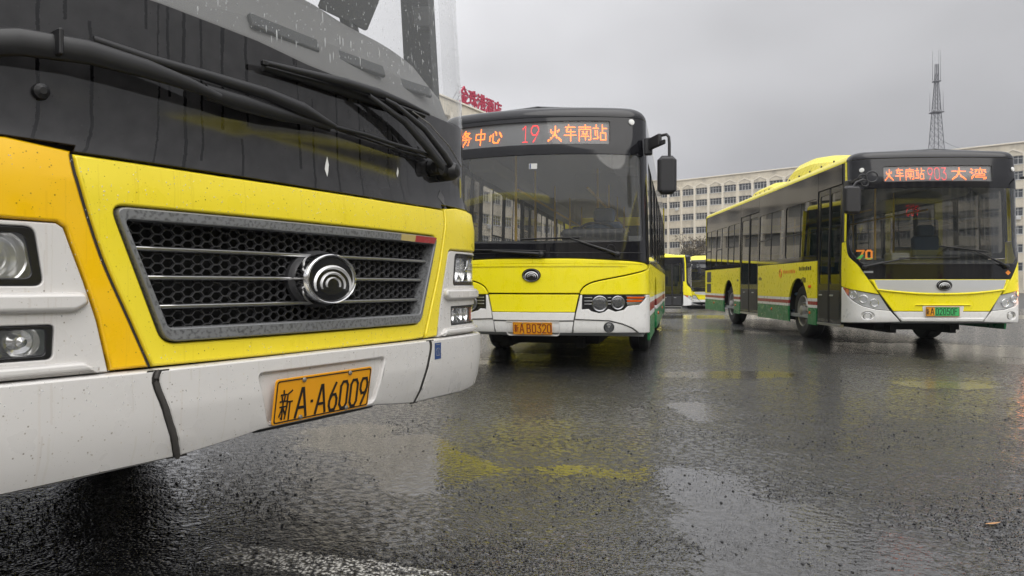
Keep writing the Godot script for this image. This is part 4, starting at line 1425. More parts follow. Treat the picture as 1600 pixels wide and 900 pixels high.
# ---------- the bus in the middle ----------
func build_bus_route19():
	var S := Surf.new(0.2, 0.25, 0.35, [[0.0, 0.1], [0.38, 0.04], [0.44, 0.01], [0.5, 0.0], [1.1, 0.0], [1.26, 0.01], [2.5, 0.08], [3.0, 0.16]], [[0.0, 0.0], [1.2, 0.0], [3.0, 0.035]])
	var root := thing("city_bus", "yellow city bus with lit sign reading 19 and plate B0320", "bus", Vector3(0.224, 0, -8.473), deg_to_rad(-12.27))
	var core := MB.new()
	skin(core, S, rect(-1.5, 0.42, 1.5, 1.25), -0.05, 0.0, 0.0)
	put(core, "inner_frame", M.void, root)
	var cv := curve([0.522, 0.852, 0.535, 0.885, 0.580, 0.935, 0.692, 0.985, 0.979, 1.042, 1.379, 1.123], 4)
	var top := curve([1.379, 1.17, 1.30, 1.19, 1.05, 1.213, 0.48, 1.238, 0.0, 1.238], 3)
	# bonnet
	var bo := PackedVector2Array()
	var tr := top.duplicate()
	tr.reverse()
	bo.append_array(tr)
	var cr := cv.duplicate()
	cr.reverse()
	for p in cr:
		bo.append(p + Vector2(-0.004, 0.006))
	panel(root, "bonnet", M.lemon, S, both(bo), 0.0, 0.03, 0.008)
	panel(root, "bonnet_lip", M.lemon, S, both(P([1.30, 1.178, 1.05, 1.205, 0.48, 1.230, 0.0, 1.232, 0.0, 1.185, 0.48, 1.18, 1.05, 1.155])), 0.006, 0.01, 0.005)
	panel(root, "tow_flap", M.lemon, S, both(P([0.512, 0.842, 0.470, 0.650])), 0.0, 0.03, 0.006)
	panel(root, "bumper", M.white, S, both(P([0.468, 0.644, 0.455, 0.558, 0.30, 0.556])), 0.012, 0.04, 0.006)
	panel(root, "lower_bumper", M.white, S, both(P([0.454, 0.548, 0.436, 0.412])), 0.0, 0.04, 0.012, [rnd(rect(-0.29, 0.395, 0.29, 0.560), 0.03)])
	panel(root, "plate_recess", M.white, S, rnd(rect(-0.30, 0.415, 0.30, 0.562), 0.03), -0.008, 0.02, 0.006)
	plate(root, frame_at(S, 0.002, 0.470, 0.012), 0.44, 0.14, [["新", -0.178, 0.05, 0.09], ["A", -0.118, 0.046, 0.092], ["B", -0.040, 0.046, 0.092], ["0", 0.018, 0.046, 0.092], ["3", 0.076, 0.046, 0.092], ["2", 0.132, 0.046, 0.092], ["0", 0.188, 0.046, 0.092]], M.plate_yellow, 0.011, M.plate_red)
	for s in [-1.0, 1.0]:
		var fx := func(p: PackedVector2Array): return p if s > 0 else mir(p)
		var up := PackedVector2Array()
		for p in cv:
			up.append(p + Vector2(0.004, -0.006))
		up.append_array(P([1.60, 1.14, 1.60, 0.84, 1.32, 0.84, 1.27, 0.842, 0.556, 0.842, 0.548, 0.84, 0.53, 0.846]))
		panel(root, "corner_panel", M.lemon, S, fx.call(up), 0.0, 0.03, 0.008)
		var hl := rnd(P([0.556, 0.838, 1.27, 0.838, 1.335, 0.806, 1.215, 0.738, 1.06, 0.722, 1.02, 0.68, 0.92, 0.660, 0.84, 0.69, 0.80, 0.66, 0.74, 0.645, 0.65, 0.665, 0.62, 0.690, 0.552, 0.684]), 0.014, 3)
		panel(root, "corner_bumper", M.white, S, fx.call(P([0.530, 0.838, 0.550, 0.838, 0.546, 0.678, 0.62, 0.684, 0.65, 0.660, 0.74, 0.639, 0.80, 0.655, 0.84, 0.684, 0.92, 0.654, 1.02, 0.674, 1.06, 0.716, 1.22, 0.733, 1.345, 0.806, 1.32, 0.836, 1.60, 0.836, 1.60, 0.40, 1.20, 0.414, 1.12, 0.47, 1.0, 0.52, 0.85, 0.556, 0.466, 0.572])), 0.004, 0.04, 0.008)
		panel(root, "bumper_lip", M.white, S, fx.call(P([0.464, 0.565, 0.85, 0.549, 1.0, 0.513, 1.12, 0.463, 1.19, 0.412, 0.446, 0.410])), -0.012, 0.03, 0.008, [fx.call(ell(0.849, 0.479, 0.058, 0.058, 20))])
		lamp_bowl(root, "fog_light", frame_at(S, s * 0.849, 0.479, -0.012), 0.046, 0.04, 0.012, M.dash_dark)
		var hn := panel(root, "headlight", M.plastic_gloss, S, fx.call(hl), -0.006, 0.05, 0.003)
		for y in [0.808, 0.772, 0.738]:
			panel(hn, "blade_strip", M.dull_chrome, S, fx.call(rect(0.572, y - 0.006, 0.66 if y > 0.75 else 0.665, y + 0.006)), 0.004, 0.012, 0.003)
			panel(hn, "blade_strip", M.dull_chrome, S, fx.call(rect(0.83, y - 0.006, 0.87, y + 0.006)), 0.004, 0.012, 0.003)
			panel(hn, "turn_signal", M.amber_lens if y > 0.75 else M.dull_chrome, S, fx.call(P([1.05, y - 0.011, 1.20 + (y - 0.738), y - 0.011, 1.235 + (y - 0.738), y + 0.011, 1.05, y + 0.011])), 0.003, 0.012, 0.003)
			panel(hn, "blade_strip", M.dull_chrome, S, fx.call(rect(1.04, y + 0.012, 1.22 + (y - 0.738), y + 0.018)), 0.006, 0.012, 0.002)
		lamp_bowl(hn, "main_lamp", frame_at(S, s * 0.742, 0.742, 0.008), 0.074, 0.045, 0.014, M.lamp_metal)
		lamp_bowl(hn, "main_lamp", frame_at(S, s * 0.945, 0.752, 0.006), 0.064, 0.045, 0.013, M.lamp_metal)
		# side corner behind the lamp
		panel(root, "front_quarter", M.lemon, S, fx.call(rect(1.606, 0.62, 1.72, 1.22)), 0.0, 0.03, 0.004)
		panel(root, "front_quarter", M.white, S, fx.call(rect(1.606, 0.40, 1.72, 0.614)), 0.0, 0.03, 0.004)
		panel(root, "corner_post", M.mask, S, fx.call(rect(1.39, 1.18, 1.72, 2.82)), 0.0, 0.04, 0.006)
		# white position lamp
		var pl := MB.new()
		pl.lathe(frame_at(S, s * 1.13, 2.766, 0.002), [Vector2(0.036, 0), Vector2(0.032, 0.012), Vector2(0, 0.016)], 18)
		put(pl, "position_lamp", M.paper, root)
	emblem(root, S, -0.01, 1.056, 0.105, 0.075, 0.012, 0.018, M.plastic_gloss)
	# windscreen
	var gl := rnd(both(P([1.25, 2.395, 1.27, 1.44, 0.0, 1.41])), 0.05)
	panel(root, "windscreen_mask", M.mask, S, both(P([0.0, 2.82, 1.385, 2.82, 1.385, 1.182, 1.30, 1.20, 1.05, 1.222, 0.48, 1.247, 0.0, 1.247])), 0.0, 0.03, 0.006, [gl, rnd(rect(-0.985, 2.513, 0.868, 2.768), 0.02)])
	panel(panel(root, "windscreen", M.sky_sheen_glass, S, gl, -0.006, 0.0, 0.0), "inner_face", M.glass, S, gl, -0.013, 0.0, 0.0)
	panel(root, "scuttle_line", M.plastic, S, rect(-1.25, 1.30, 1.25, 1.308), 0.004, 0.006, 0.002)
	var sb := panel(root, "route_sign", M.led_board, S, rect(-0.995, 2.505, 0.878, 2.775), -0.03, 0.0, 0.0)
	led_text(sb, S, -1.0, 2.642, 0.185, [["务", 0.055, 0.145, M.led_amber], ["中", 0.24, 0.16, M.led_amber], ["心", 0.44, 0.17, M.led_amber], ["1", 0.84, 0.10, M.led_red], ["9", 0.955, 0.10, M.led_red], ["火", 1.155, 0.165, M.led_amber], ["车", 1.34, 0.15, M.led_amber], ["南", 1.51, 0.15, M.led_amber], ["站", 1.685, 0.15, M.led_amber]], -0.024)
	panel(sb, "sign_glass", M.glass, S, rect(-0.99, 2.508, 0.873, 2.772), -0.008, 0.0, 0.0)
	panel(root, "paper_permit", M.paper, S, rect(-0.055, 2.24, 0.04, 2.30), -0.012, 0.0, 0.0)
	panel(root, "permit_stripe", M.blue_sticker, S, rect(-0.048, 2.243, -0.032, 2.297), -0.0105, 0.0, 0.0)
	wiper(root, S, Vector2(0.93, 1.285), Vector2(0.42, 1.455), Vector2(0.52, 1.468), Vector2(-0.12, 1.452), 0.9)
	wiper(root, S, Vector2(0.10, 1.285), Vector2(-0.45, 1.325), Vector2(0.15, 1.318), Vector2(-0.72, 1.345), 0.9)
	var loop := MB.new()
	var lp := []
	for k in 12:
		var a := PI * k / 11.0
		lp.append(frame_at(S, 0.86 - 0.06 * cos(a), 1.30 + 0.09 * sin(a), 0.02 + 0.03 * sin(a)).origin)
	loop.tube(lp, 0.003, 5)
	put(loop, "washer_hose", M.plastic, root)
	roof(root, S, 2.82, 2.955, 11.6, S.ae + 0.45, M.mask, M.lemon)
	sides(root, S, {"u0": 1.73, "u1": 11.6, "doors": [[2.3, 3.35], [6.3, 7.7]], "wheels": [3.95, 9.4], "glass": M.pale_tint, "belt": 1.20, "band_top": 2.82, "skirt": 0.30, "door_bottom": 0.36, "markers": [5.2, 8.2],
		"stripes": [[0.80, 1.195, M.lemon, "side_panel"], [0.74, 0.80, M.white, "white_stripe"], [0.64, 0.74, M.red, "red_stripe"], [0.58, 0.64, M.white, "white_stripe"], [0.30, 0.58, M.green, "green_skirt"]]})
	belly(root, S, 10.8, M.lemon, 2.82, 1.3, 0.35)
	cabin(root, 10.8, 1.46, 1.0)
	# kerb-side mirror on the right of the picture
	var mi := MB.new()
	mi.box(Transform3D(Basis(Vector3.UP, 0.12), Vector3(1.455, 2.115, 0.0)), Vector3(0.20, 0.41, 0.12), 0.045)
	var mo := put(mi, "mirror", M.plastic, root)
	var br := MB.new()
	br.box(T(Vector3(1.245, 2.50, -0.42)), Vector3(0.09, 0.19, 0.1), 0.015)
	br.bar(Vector3(1.26, 2.52, -0.40), Vector3(1.38, 2.52, -0.12), 0.05, 0.13, Vector3.UP, 0.012)
	br.bar(Vector3(1.30, 2.48, -0.32), Vector3(1.43, 2.48, -0.04), 0.03, 0.05, Vector3.UP, 0.008)
	br.tube([Vector3(1.40, 2.55, -0.06), Vector3(1.45, 2.55, -0.01), Vector3(1.475, 2.52, 0.0), Vector3(1.48, 2.45, 0.0), Vector3(1.48, 2.31, 0.0)], 0.016, 8)
	put(br, "bracket", M.plastic, mo)

# ---------- the battery bus on the right, and others of its kind ----------
func bus_skin() -> Surf:
	return Surf.new(0.1, 0.25, 0.3, [[0.0, 0.1], [0.36, 0.03], [0.42, 0.006], [0.48, 0.0], [0.9, 0.0], [1.05, 0.005], [2.5, 0.035], [3.0, 0.1]], [[0.0, 0.0], [1.2, 0.0], [3.0, 0.035]])

func electric_bus(root: Node, paint: Material, lit: bool, full: bool):
	var S := bus_skin()
	var core := MB.new()
	skin(core, S, rect(-1.5, 0.38, 1.5, 1.05), -0.05, 0.0, 0.0)
	put(core, "inner_frame", M.void, root)
	var edge := curve([1.43, 1.60, 1.415, 1.52, 1.36, 1.39, 1.183, 1.25, 1.035, 1.035], 4)
	# windscreen mask with the glass opening
	var gl := rnd(both(P([0.0, 2.372, 1.24, 2.372, 1.36, 2.29, 1.37, 1.62, 1.27, 1.42, 1.12, 1.265, 0.0, 1.262])), 0.04)
	var mk := PackedVector2Array([Vector2(0, 2.82), Vector2(1.43, 2.82)])
	mk.append_array(edge)
	panel(root, "windscreen_mask", M.mask, S, both(mk), 0.0, 0.03, 0.006, [gl, rnd(rect(-0.835, 2.472, 0.78, 2.697), 0.02)])
	panel(panel(root, "windscreen", M.glass, S, gl, -0.006, 0.0, 0.0), "inner_face", M.glass, S, gl, -0.013, 0.0, 0.0)
	panel(root, "scuttle_line", M.plastic, S, rect(-1.1, 1.252, 1.1, 1.258), 0.004, 0.006, 0.002)
	var sb := panel(root, "route_sign", M.led_board, S, rect(-0.845, 2.465, 0.79, 2.705), -0.03, 0.0, 0.0)
	panel(sb, "sign_glass", M.glass, S, rect(-0.84, 2.468, 0.785, 2.702), -0.008, 0.0, 0.0)
	if lit:
		led_text(sb, S, -0.82, 2.582, 0.175, [["火", 0.005, 0.125, M.led_amber], ["车", 0.155, 0.125, M.led_amber], ["南", 0.30, 0.125, M.led_amber], ["站", 0.445, 0.125, M.led_amber], ["9", 0.62, 0.078, M.led_red], ["0", 0.72, 0.078, M.led_red], ["3", 0.82, 0.078, M.led_red], ["大", 0.97, 0.23, M.led_amber], ["湾", 1.265, 0.26, M.led_amber]], -0.024)
	else:
		led_text(sb, S, -0.80, 2.582, 0.175, [["1", 0.70, 0.1, M.led_red], ["1", 0.84, 0.1, M.led_red]], -0.024)
	# bonnet: yellow, white foot, silver inlay
	panel(root, "bonnet", paint, S, both(P([0.0, 1.030, 1.026, 1.030, 0.695, 0.562, 0.0, 0.562])), 0.0, 0.03, 0.008)
	var sv := curve([0.905, 0.890, 0.70, 0.866, 0.35, 0.838, 0.0, 0.830], 3)
	var svp := PackedVector2Array([Vector2(0.0, 1.022), Vector2(0.955, 1.022)])
	svp.append_array(sv)
	panel(root, "silver_trim", M.silver, S, both(svp), 0.004, 0.01, 0.003)
	var rg := PackedVector2Array([Vector2(0.965, 1.024), Vector2(1.005, 1.024), Vector2(0.93, 0.865)])
	rg.append_array(curve([0.93, 0.868, 0.70, 0.838, 0.35, 0.806, 0.0, 0.797], 3).slice(1))
	var inner := sv.duplicate()
	inner.reverse()
	rg.append_array(inner)
	for s in [-1.0, 1.0]:
		panel(root, "trim_ridge", paint, S, rg if s > 0 else mir(rg), 0.024, 0.03, 0.012)
	panel(root, "bumper", M.white, S, both(P([0.692, 0.556, 0.578, 0.402])), 0.002, 0.03, 0.008)
	panel(root, "bumper_ledge", M.white, S, both(P([0.62, 0.468, 0.585, 0.414])), 0.016, 0.02, 0.012)
	panel(root, "plate_hood", paint, S, rnd(both(P([0.385, 0.668, 0.40, 0.648])), 0.008), 0.018, 0.02, 0.008)
	panel(root, "plate_panel", M.white, S, rnd(both(P([0.30, 0.640, 0.27, 0.478])), 0.02), 0.006, 0.01, 0.004)
	if lit:
		plate(root, frame_at(S, -0.018, 0.560, 0.022), 0.48, 0.14, [["新", -0.212, 0.045, 0.09], ["A", -0.150, 0.046, 0.092], ["0", -0.080, 0.042, 0.092], ["2", -0.027, 0.042, 0.092], ["0", 0.026, 0.042, 0.092], ["5", 0.079, 0.042, 0.092], ["0", 0.132, 0.042, 0.092], ["F", 0.186, 0.042, 0.092]], M.plate_yellow, 0.010, M.ink, -0.112)
	emblem(root, S, 0.01, 0.942, 0.11, 0.078, 0.016, 0.02, M.plastic_gloss)
	for s in [-1.0, 1.0]:
		var fx := func(p: PackedVector2Array): return p if s > 0 else mir(p)
		var cy := PackedVector2Array([Vector2(1.60, 1.60), Vector2(1.436, 1.60)])
		for p in edge.slice(1):
			cy.append(p + Vector2(0.006, 0))
		cy.append_array(P([1.032, 1.024, 0.885, 0.808, 1.2, 0.865, 1.50, 0.912, 1.60, 0.925]))
		panel(root, "corner_panel", paint, S, fx.call(cy), 0.0, 0.03, 0.008)
		var hl := P([0.881, 0.799, 1.2, 0.857, 1.50, 0.904, 1.555, 0.910, 1.44, 0.83, 1.357, 0.776, 1.24, 0.70, 1.113, 0.637, 0.93, 0.590, 0.742, 0.572])
		panel(root, "corner_bumper", M.white, S, fx.call(P([0.736, 0.566, 0.93, 0.583, 1.115, 0.630, 1.245, 0.694, 1.362, 0.770, 1.445, 0.825, 1.57, 0.910, 1.60, 0.918, 1.60, 0.37, 1.20, 0.385, 0.588, 0.400])), 0.0, 0.03, 0.010, [fx.call(ell(1.045, 0.494, 0.09, 0.058, 22))])
		var hn := panel(root, "headlight", M.silver, S, fx.call(hl), -0.028, 0.03, 0.002)
		panel(hn, "turn_signal", M.amber_lens, S, fx.call(P([1.37, 0.882, 1.50, 0.903, 1.555, 0.908, 1.44, 0.832, 1.37, 0.786])), -0.004, 0.02, 0.003)
		for q in [[1.262, 0.806, 0.052], [1.105, 0.742, 0.050], [0.952, 0.686, 0.050]]:
			lamp_bowl(hn, "main_lamp", frame_at(S, s * q[0], q[1], -0.012), q[2], 0.035, 0.01, M.chrome)
		panel(hn, "lens", M.lens, S, fx.call(hl), -0.001, 0.0, 0.0)
		if lit and s > 0:
			var gw := panel(hn, "lit_turn_lamp", M.signal_amber, S, fx.call(ell(1.30, 0.842, 0.05, 0.035, 18)), 0.003, 0.006, 0.0)
			var om := OmniLight3D.new()
			om.name = "turn_lamp_light"
			om.light_color = Color(1.0, 0.55, 0.2)
			om.light_energy = 0.03
			om.light_size = 0.05
			om.omni_range = 30.0
			om.omni_attenuation = 2.0
			om.shadow_enabled = true
			gw.add_child(om)
			om.position = frame_at(S, 1.30, 0.842, 0.06).origin
		lamp_bowl(root, "fog_light", frame_at(S, s * 1.045, 0.490, -0.012), 0.045, 0.04, 0.014, M.dull_chrome)
		var cup := MB.new()
		skin(cup, S, fx.call(ell(1.045, 0.494, 0.092, 0.060, 22)), -0.02, 0.0, 0.0)
		put(cup, "fog_light_cup", M.white, root)
		panel(root, "corner_post", paint, S, fx.call(rect(1.436, 1.606, 1.51, 2.82)), 0.0, 0.04, 0.006)
		panel(root, "post_seal", M.plastic, S, fx.call(rect(1.514, 1.606, 1.60, 2.82)), -0.006, 0.04, 0.006)
		var pl := MB.new()
		pl.lathe(frame_at(S, s * 1.14, 2.655, 0.002), [Vector2(0.036, 0), Vector2(0.032, 0.012), Vector2(0, 0.016)], 18)
		put(pl, "position_lamp", M.paper, root)
	panel(root, "diamond_sticker", M.orange_print, S, P([0.985, 1.09, 1.03, 1.128, 0.985, 1.166, 0.94, 1.128]), 0.002, 0.0, 0.0)
	panel(root, "small_badge", M.cab_grey, S, rect(-1.10, 1.125, -0.97, 1.155), 0.002, 0.0, 0.0)
	wiper(root, S, Vector2(-1.09, 1.215), Vector2(-0.50, 1.345), Vector2(-0.62, 1.340), Vector2(0.22, 1.352), 1.0)
	wiper(root, S, Vector2(0.95, 1.215), Vector2(0.45, 1.44), Vector2(0.66, 1.430), Vector2(-0.05, 1.515), 1.0)
	roof(root, S, 2.82, 2.945, 11.55, S.ae + 0.02, M.mask, paint)
	sides(root, S, {"u0": 1.605, "u1": 11.5, "doors": [[1.62, 2.68], [6.20, 7.72]], "wheels": [3.62, 8.78], "belt": 1.355, "band_top": 2.82, "skirt": 0.27, "door_bottom": 0.34, "markers": [3.0, 5.2, 8.1, 10.4], "steer": 0.0,
		"stripes": [[0.72, 1.35, paint, "side_panel"], [0.668, 0.72, M.white, "white_stripe"], [0.608, 0.668, M.red, "red_stripe"], [0.558, 0.608, M.white, "white_stripe"], [0.27, 0.558, M.green, "green_skirt"]]})
	belly(root, S, 10.46, paint, 2.82, 1.355, 0.35)
	# roof fairings over the batteries and the air conditioner
	for f in [[-0.75, -4.35, 0.34, 1.02], [-4.75, -6.9, 0.20, 1.0]]:
		var mb := MB.new()
		var prev := []
		for k in 17:
			var t := k / 16.0
			var z: float = lerpf(f[0], f[1], t)
			var h: float = 2.96 + f[2] * pow(clampf(minf(smoothstep(0.0, 0.62, t) if f[2] > 0.3 else smoothstep(0.0, 0.25, t), smoothstep(0.0, 0.2, 1.0 - t)), 0.0, 1.0), 1.0 if f[2] > 0.3 else 0.7)
			var row := []
			for q in [[-1.0, 0.0], [-0.96, 0.55], [-0.84, 0.9], [-0.6, 1.0], [0.0, 1.03], [0.6, 1.0], [0.84, 0.9], [0.96, 0.55], [1.0, 0.0]]:
				row.append(Vector3(q[0] * f[3], lerpf(2.93, h, q[1]), z))
			if prev:
				for i in row.size() - 1:
					var nn: Vector3 = (row[i + 1] - prev[i]).cross(row[i] - prev[i + 1]).normalized()
					if nn.y < 0:
						nn = -nn
					mb.quad(prev[i], prev[i + 1], row[i + 1], row[i], nn)
			prev = row
		var fo := put(mb, "roof_fairing", paint, root)
		for k in 5:
			var bt := MB.new()
			var z2: float = lerpf(f[0], f[1], 0.2 + 0.16 * k)
			for s in [-1.0, 1.0]:
				bt.lathe(Transform3D(Basis(Vector3.UP, s * PI / 2), Vector3(s * f[3] * 1.0, 2.985, z2)), [Vector2(0.025, 0), Vector2(0.02, 0.015), Vector2(0, 0.018)], 8)
			put(bt, "bolt", M.plastic, fo)
	# louvre behind the rear axle
	for s in [-1.0, 1.0]:
		for yy in [[0.74, 0.98], [1.02, 1.30]]:
			var lv := MB.new()
			var pl2 := rect(10.75, yy[0], 11.25, yy[1])
			skin(lv, S, pl2 if s > 0 else mir(pl2), 0.003, 0.004, 0.001)
			put(lv, "louvre", M.dash_dark, root)
	# mirrors
	var mi := MB.new()
	mi.box(Transform3D(Basis(Vector3.UP, 0.1), Vector3(-1.40, 2.17, 0.22)), Vector3(0.245, 0.40, 0.12), 0.04)
	var mo := put(mi, "mirror", M.plastic, root)
	var br := MB.new()
	br.box(T(Vector3(-1.25, 2.42, -0.30)), Vector3(0.06, 0.2, 0.16), 0.015)
	br.bar(Vector3(-1.24, 2.47, -0.28), Vector3(-1.27, 2.50, 0.22), 0.02, 0.03)
	br.bar(Vector3(-1.24, 2.37, -0.28), Vector3(-1.34, 2.41, 0.22), 0.02, 0.03)
	for cc in [[-1.12, 2.50, 0.085], [-1.25, 2.48, 0.06], [-1.22, 2.41, 0.05]]:
		var ring := []
		for k in 17:
			ring.append(Vector3(cc[0] + cos(TAU * k / 16) * cc[2], cc[1] + sin(TAU * k / 16) * cc[2] * 0.9, 0.22))
		br.tube(ring, 0.011, 6, Vector3.BACK)
	br.tube([Vector3(-1.38, 2.36, 0.22), Vector3(-1.34, 2.42, 0.22), Vector3(-1.24, 2.46, 0.22)], 0.02, 8)
	put(br, "bracket", M.plastic, mo)
	var m2 := MB.new()
	m2.box(T(Vector3(1.47, 2.18, 0.1)), Vector3(0.22, 0.40, 0.12), 0.04)
	m2.tube([Vector3(1.47, 2.36, 0.1), Vector3(1.46, 2.5, 0.08), Vector3(1.25, 2.54, -0.25)], 0.02, 8)
	put(m2, "mirror", M.plastic, root)
	if full:
		cabin(root, 10.4, 1.33, 1.0)

func build_bus_route903():
	var root := thing("city_bus", "yellow city bus with green plate, lit sign 903 and roof fairings", "bus", Vector3(6.291, 0, -11.2), deg_to_rad(-2.3))
	electric_bus(root, M.lemon, true, true)
	var S := bus_skin()
	# window sticker: the figure 70 in orange and green
	for q in [["7", -1.145, 0.11, M.orange_print], ["0", -1.03, 0.09, M.orange_print]]:
		var mb := MB.new()
		letter(mb, q[0], frame_at(S, q[1], 1.395, 0.004), q[2], 0.12, 0.028, 0.002)
		put(mb, "anniversary_sticker", q[3], root)
	var sw := MB.new()
	skin(sw, S, P([-1.20, 1.335, -1.135, 1.335, -1.10, 1.39, -1.13, 1.40]), 0.008, 0.002, 0.0)
	skin(sw, S, P([-1.09, 1.33, -0.985, 1.33, -0.985, 1.342, -1.09, 1.345]), 0.008, 0.002, 0.0)
	put(sw, "anniversary_sticker", M.green_print, root)
	# small print on the flank: crest, notices, hotline
	var cr := MB.new()
	for rr in [0.085, 0.055]:
		var ring := []
		for k in 21:
			ring.append(frame_at(S, -4.62 + cos(TAU * k / 20) * rr, 1.17 + sin(TAU * k / 20) * rr, 0.002).origin)
		cr.tube(ring, 0.006, 4)
	put(cr, "crest", M.orange_print, root)
	var rn := RandomNumberGenerator.new()
	rn.seed = 12
	for g in [[-4.45, -3.75, 1.20, 0.07, M.orange_print], [-3.55, -2.92, 1.24, 0.075, M.ink], [-3.45, -3.2, 1.04, 0.1, M.ink], [-7.95, -7.8, 1.06, 0.06, M.ink], [-6.12, -5.92, 1.08, 0.07, M.ink]]:
		var mb := MB.new()
		var u: float = g[0]
		while u < g[1]:
			var w := rn.randf_range(0.035, 0.07)
			skin(mb, S, rect(u, g[2] - g[3] * 0.5, u + w, g[2] + g[3] * rn.randf_range(0.2, 0.5)), 0.0022, 0.001, 0.0)
			u += w + 0.03
		put(mb, "small_print", g[4], root)
	var lp := MB.new()
	lp.box(T(S.at(-2.98, 0.92) + Vector3(-0.012, 0, 0)), Vector3(0.03, 0.05, 0.09), 0.01)
	put(lp, "side_turn_signal", M.amber_lens, root)

func build_far_buses():
	# two buses parked farther back and one to the right of the picture that only shows in reflections
	var a := thing("city_bus", "distant yellow bus standing side-on with its dark door showing", "bus", Vector3(9.35, -0.48, -40.0), deg_to_rad(84.0))
	electric_bus(a, M.lemon, false, false)
	var b := thing("city_bus", "distant yellow and white bus showing its front past the rear of the plate 02050F bus", "bus", Vector3(11.9, -0.5, -46.0), deg_to_rad(-8.0))
	electric_bus(b, M.lemon, false, false)
	var c := thing("city_bus", "yellow bus mirrored in the windscreens with its rear end turned to the plate 02050F bus", "bus", Vector3(7.25, 0, 3.4), deg_to_rad(1.5))
	electric_bus(c, M.lemon, false, false)
	var F := Flat.new(Vector3(0, 0, -10.46), Vector3(-1, 0, 0), Vector3.UP)
	var board := panel(c, "route_sign", M.plastic, F, rnd(rect(-0.85, 2.44, 0.85, 2.72), 0.02), 0.03, 0.02, 0.004)
	led_text(board, F, -0.15, 2.58, 0.2, [["9", 0.0, 0.14, M.led_red_rear], ["0", 0.2, 0.14, M.led_red_rear], ["3", 0.4, 0.14, M.led_red_rear]], 0.034)
	for s in [-1.0, 1.0]:
		for k in 6:
			panel(c, "vent_slot", M.void, F, rnd(rect(s * 1.0 - 0.06, 1.0 + 0.09 * k, s * 1.0 + 0.06, 1.04 + 0.09 * k), 0.01), 0.012, 0.0, 0.0)

# ---------- ground ----------
var n_big := noise(FastNoiseLite.TYPE_SIMPLEX_SMOOTH, 0.32, 41, 3)
var n_mid := noise(FastNoiseLite.TYPE_SIMPLEX_SMOOTH, 2.1, 42, 2)
var n_fine := noise(FastNoiseLite.TYPE_SIMPLEX, 19.0, 43, 2)
var n_stone := noise(FastNoiseLite.TYPE_CELLULAR, 38.0, 44, 1)
# hollows where water stands: centre x, distance, half width, half length, depth in mm
const HOLLOWS := [[-0.45, 4.05, 0.30, 0.62, 15.0], [1.42, 5.75, 0.34, 0.8, 11.0], [0.95, 3.25, 0.42, 0.85, 10.0], [2.6, 4.75, 0.75, 0.42, 9.0], [2.4, 8.1, 1.0, 0.5, 14.0], [4.1, 7.3, 0.55, 0.32, 12.0], [6.2, 11.2, 2.4, 2.0, 16.0], [-1.05, 5.0, 0.5, 0.7, 11.0], [0.25, 3.95, 0.62, 0.26, 8.0], [0.1, 6.0, 0.35, 0.4, 5.0], [-0.45, 9.4, 0.5, 0.5, 10.0], [1.2, 2.65, 0.5, 0.5, 8.0], [-0.3, 7.4, 0.7, 0.35, 6.0], [0.6, 10.2, 1.3, 0.6, 9.0], [2.3, 3.5, 0.35, 0.3, 7.0], [4.6, 15.5, 1.5, 0.8, 9.0], [2.9, 17.5, 1.0, 1.2, 9.0], [-3.0, 10.0, 1.5, 2.0, 9.0]]

func slope_at(d: float) -> float:
	return -0.5 * smoothstep(20.0, 42.0, d)

func ground_at(x: float, d: float, fine := true) -> float:
	var h := 0.0070 + 0.0058 * n_big.get_noise_2d(x, d) + 0.0022 * n_mid.get_noise_2d(x, d)
	if fine:
		h += 0.0013 * n_fine.get_noise_2d(x, d) - 0.0026 * n_stone.get_noise_2d(x, d)
	for q in HOLLOWS:
		var a: float = (x - q[0]) / q[2]
		var b: float = (d - q[1]) / q[3]
		var e := a * a + b * b
		if e < 6.0:
			h -= q[4] * 0.001 * exp(-e * 0.9)
	return h + slope_at(d)

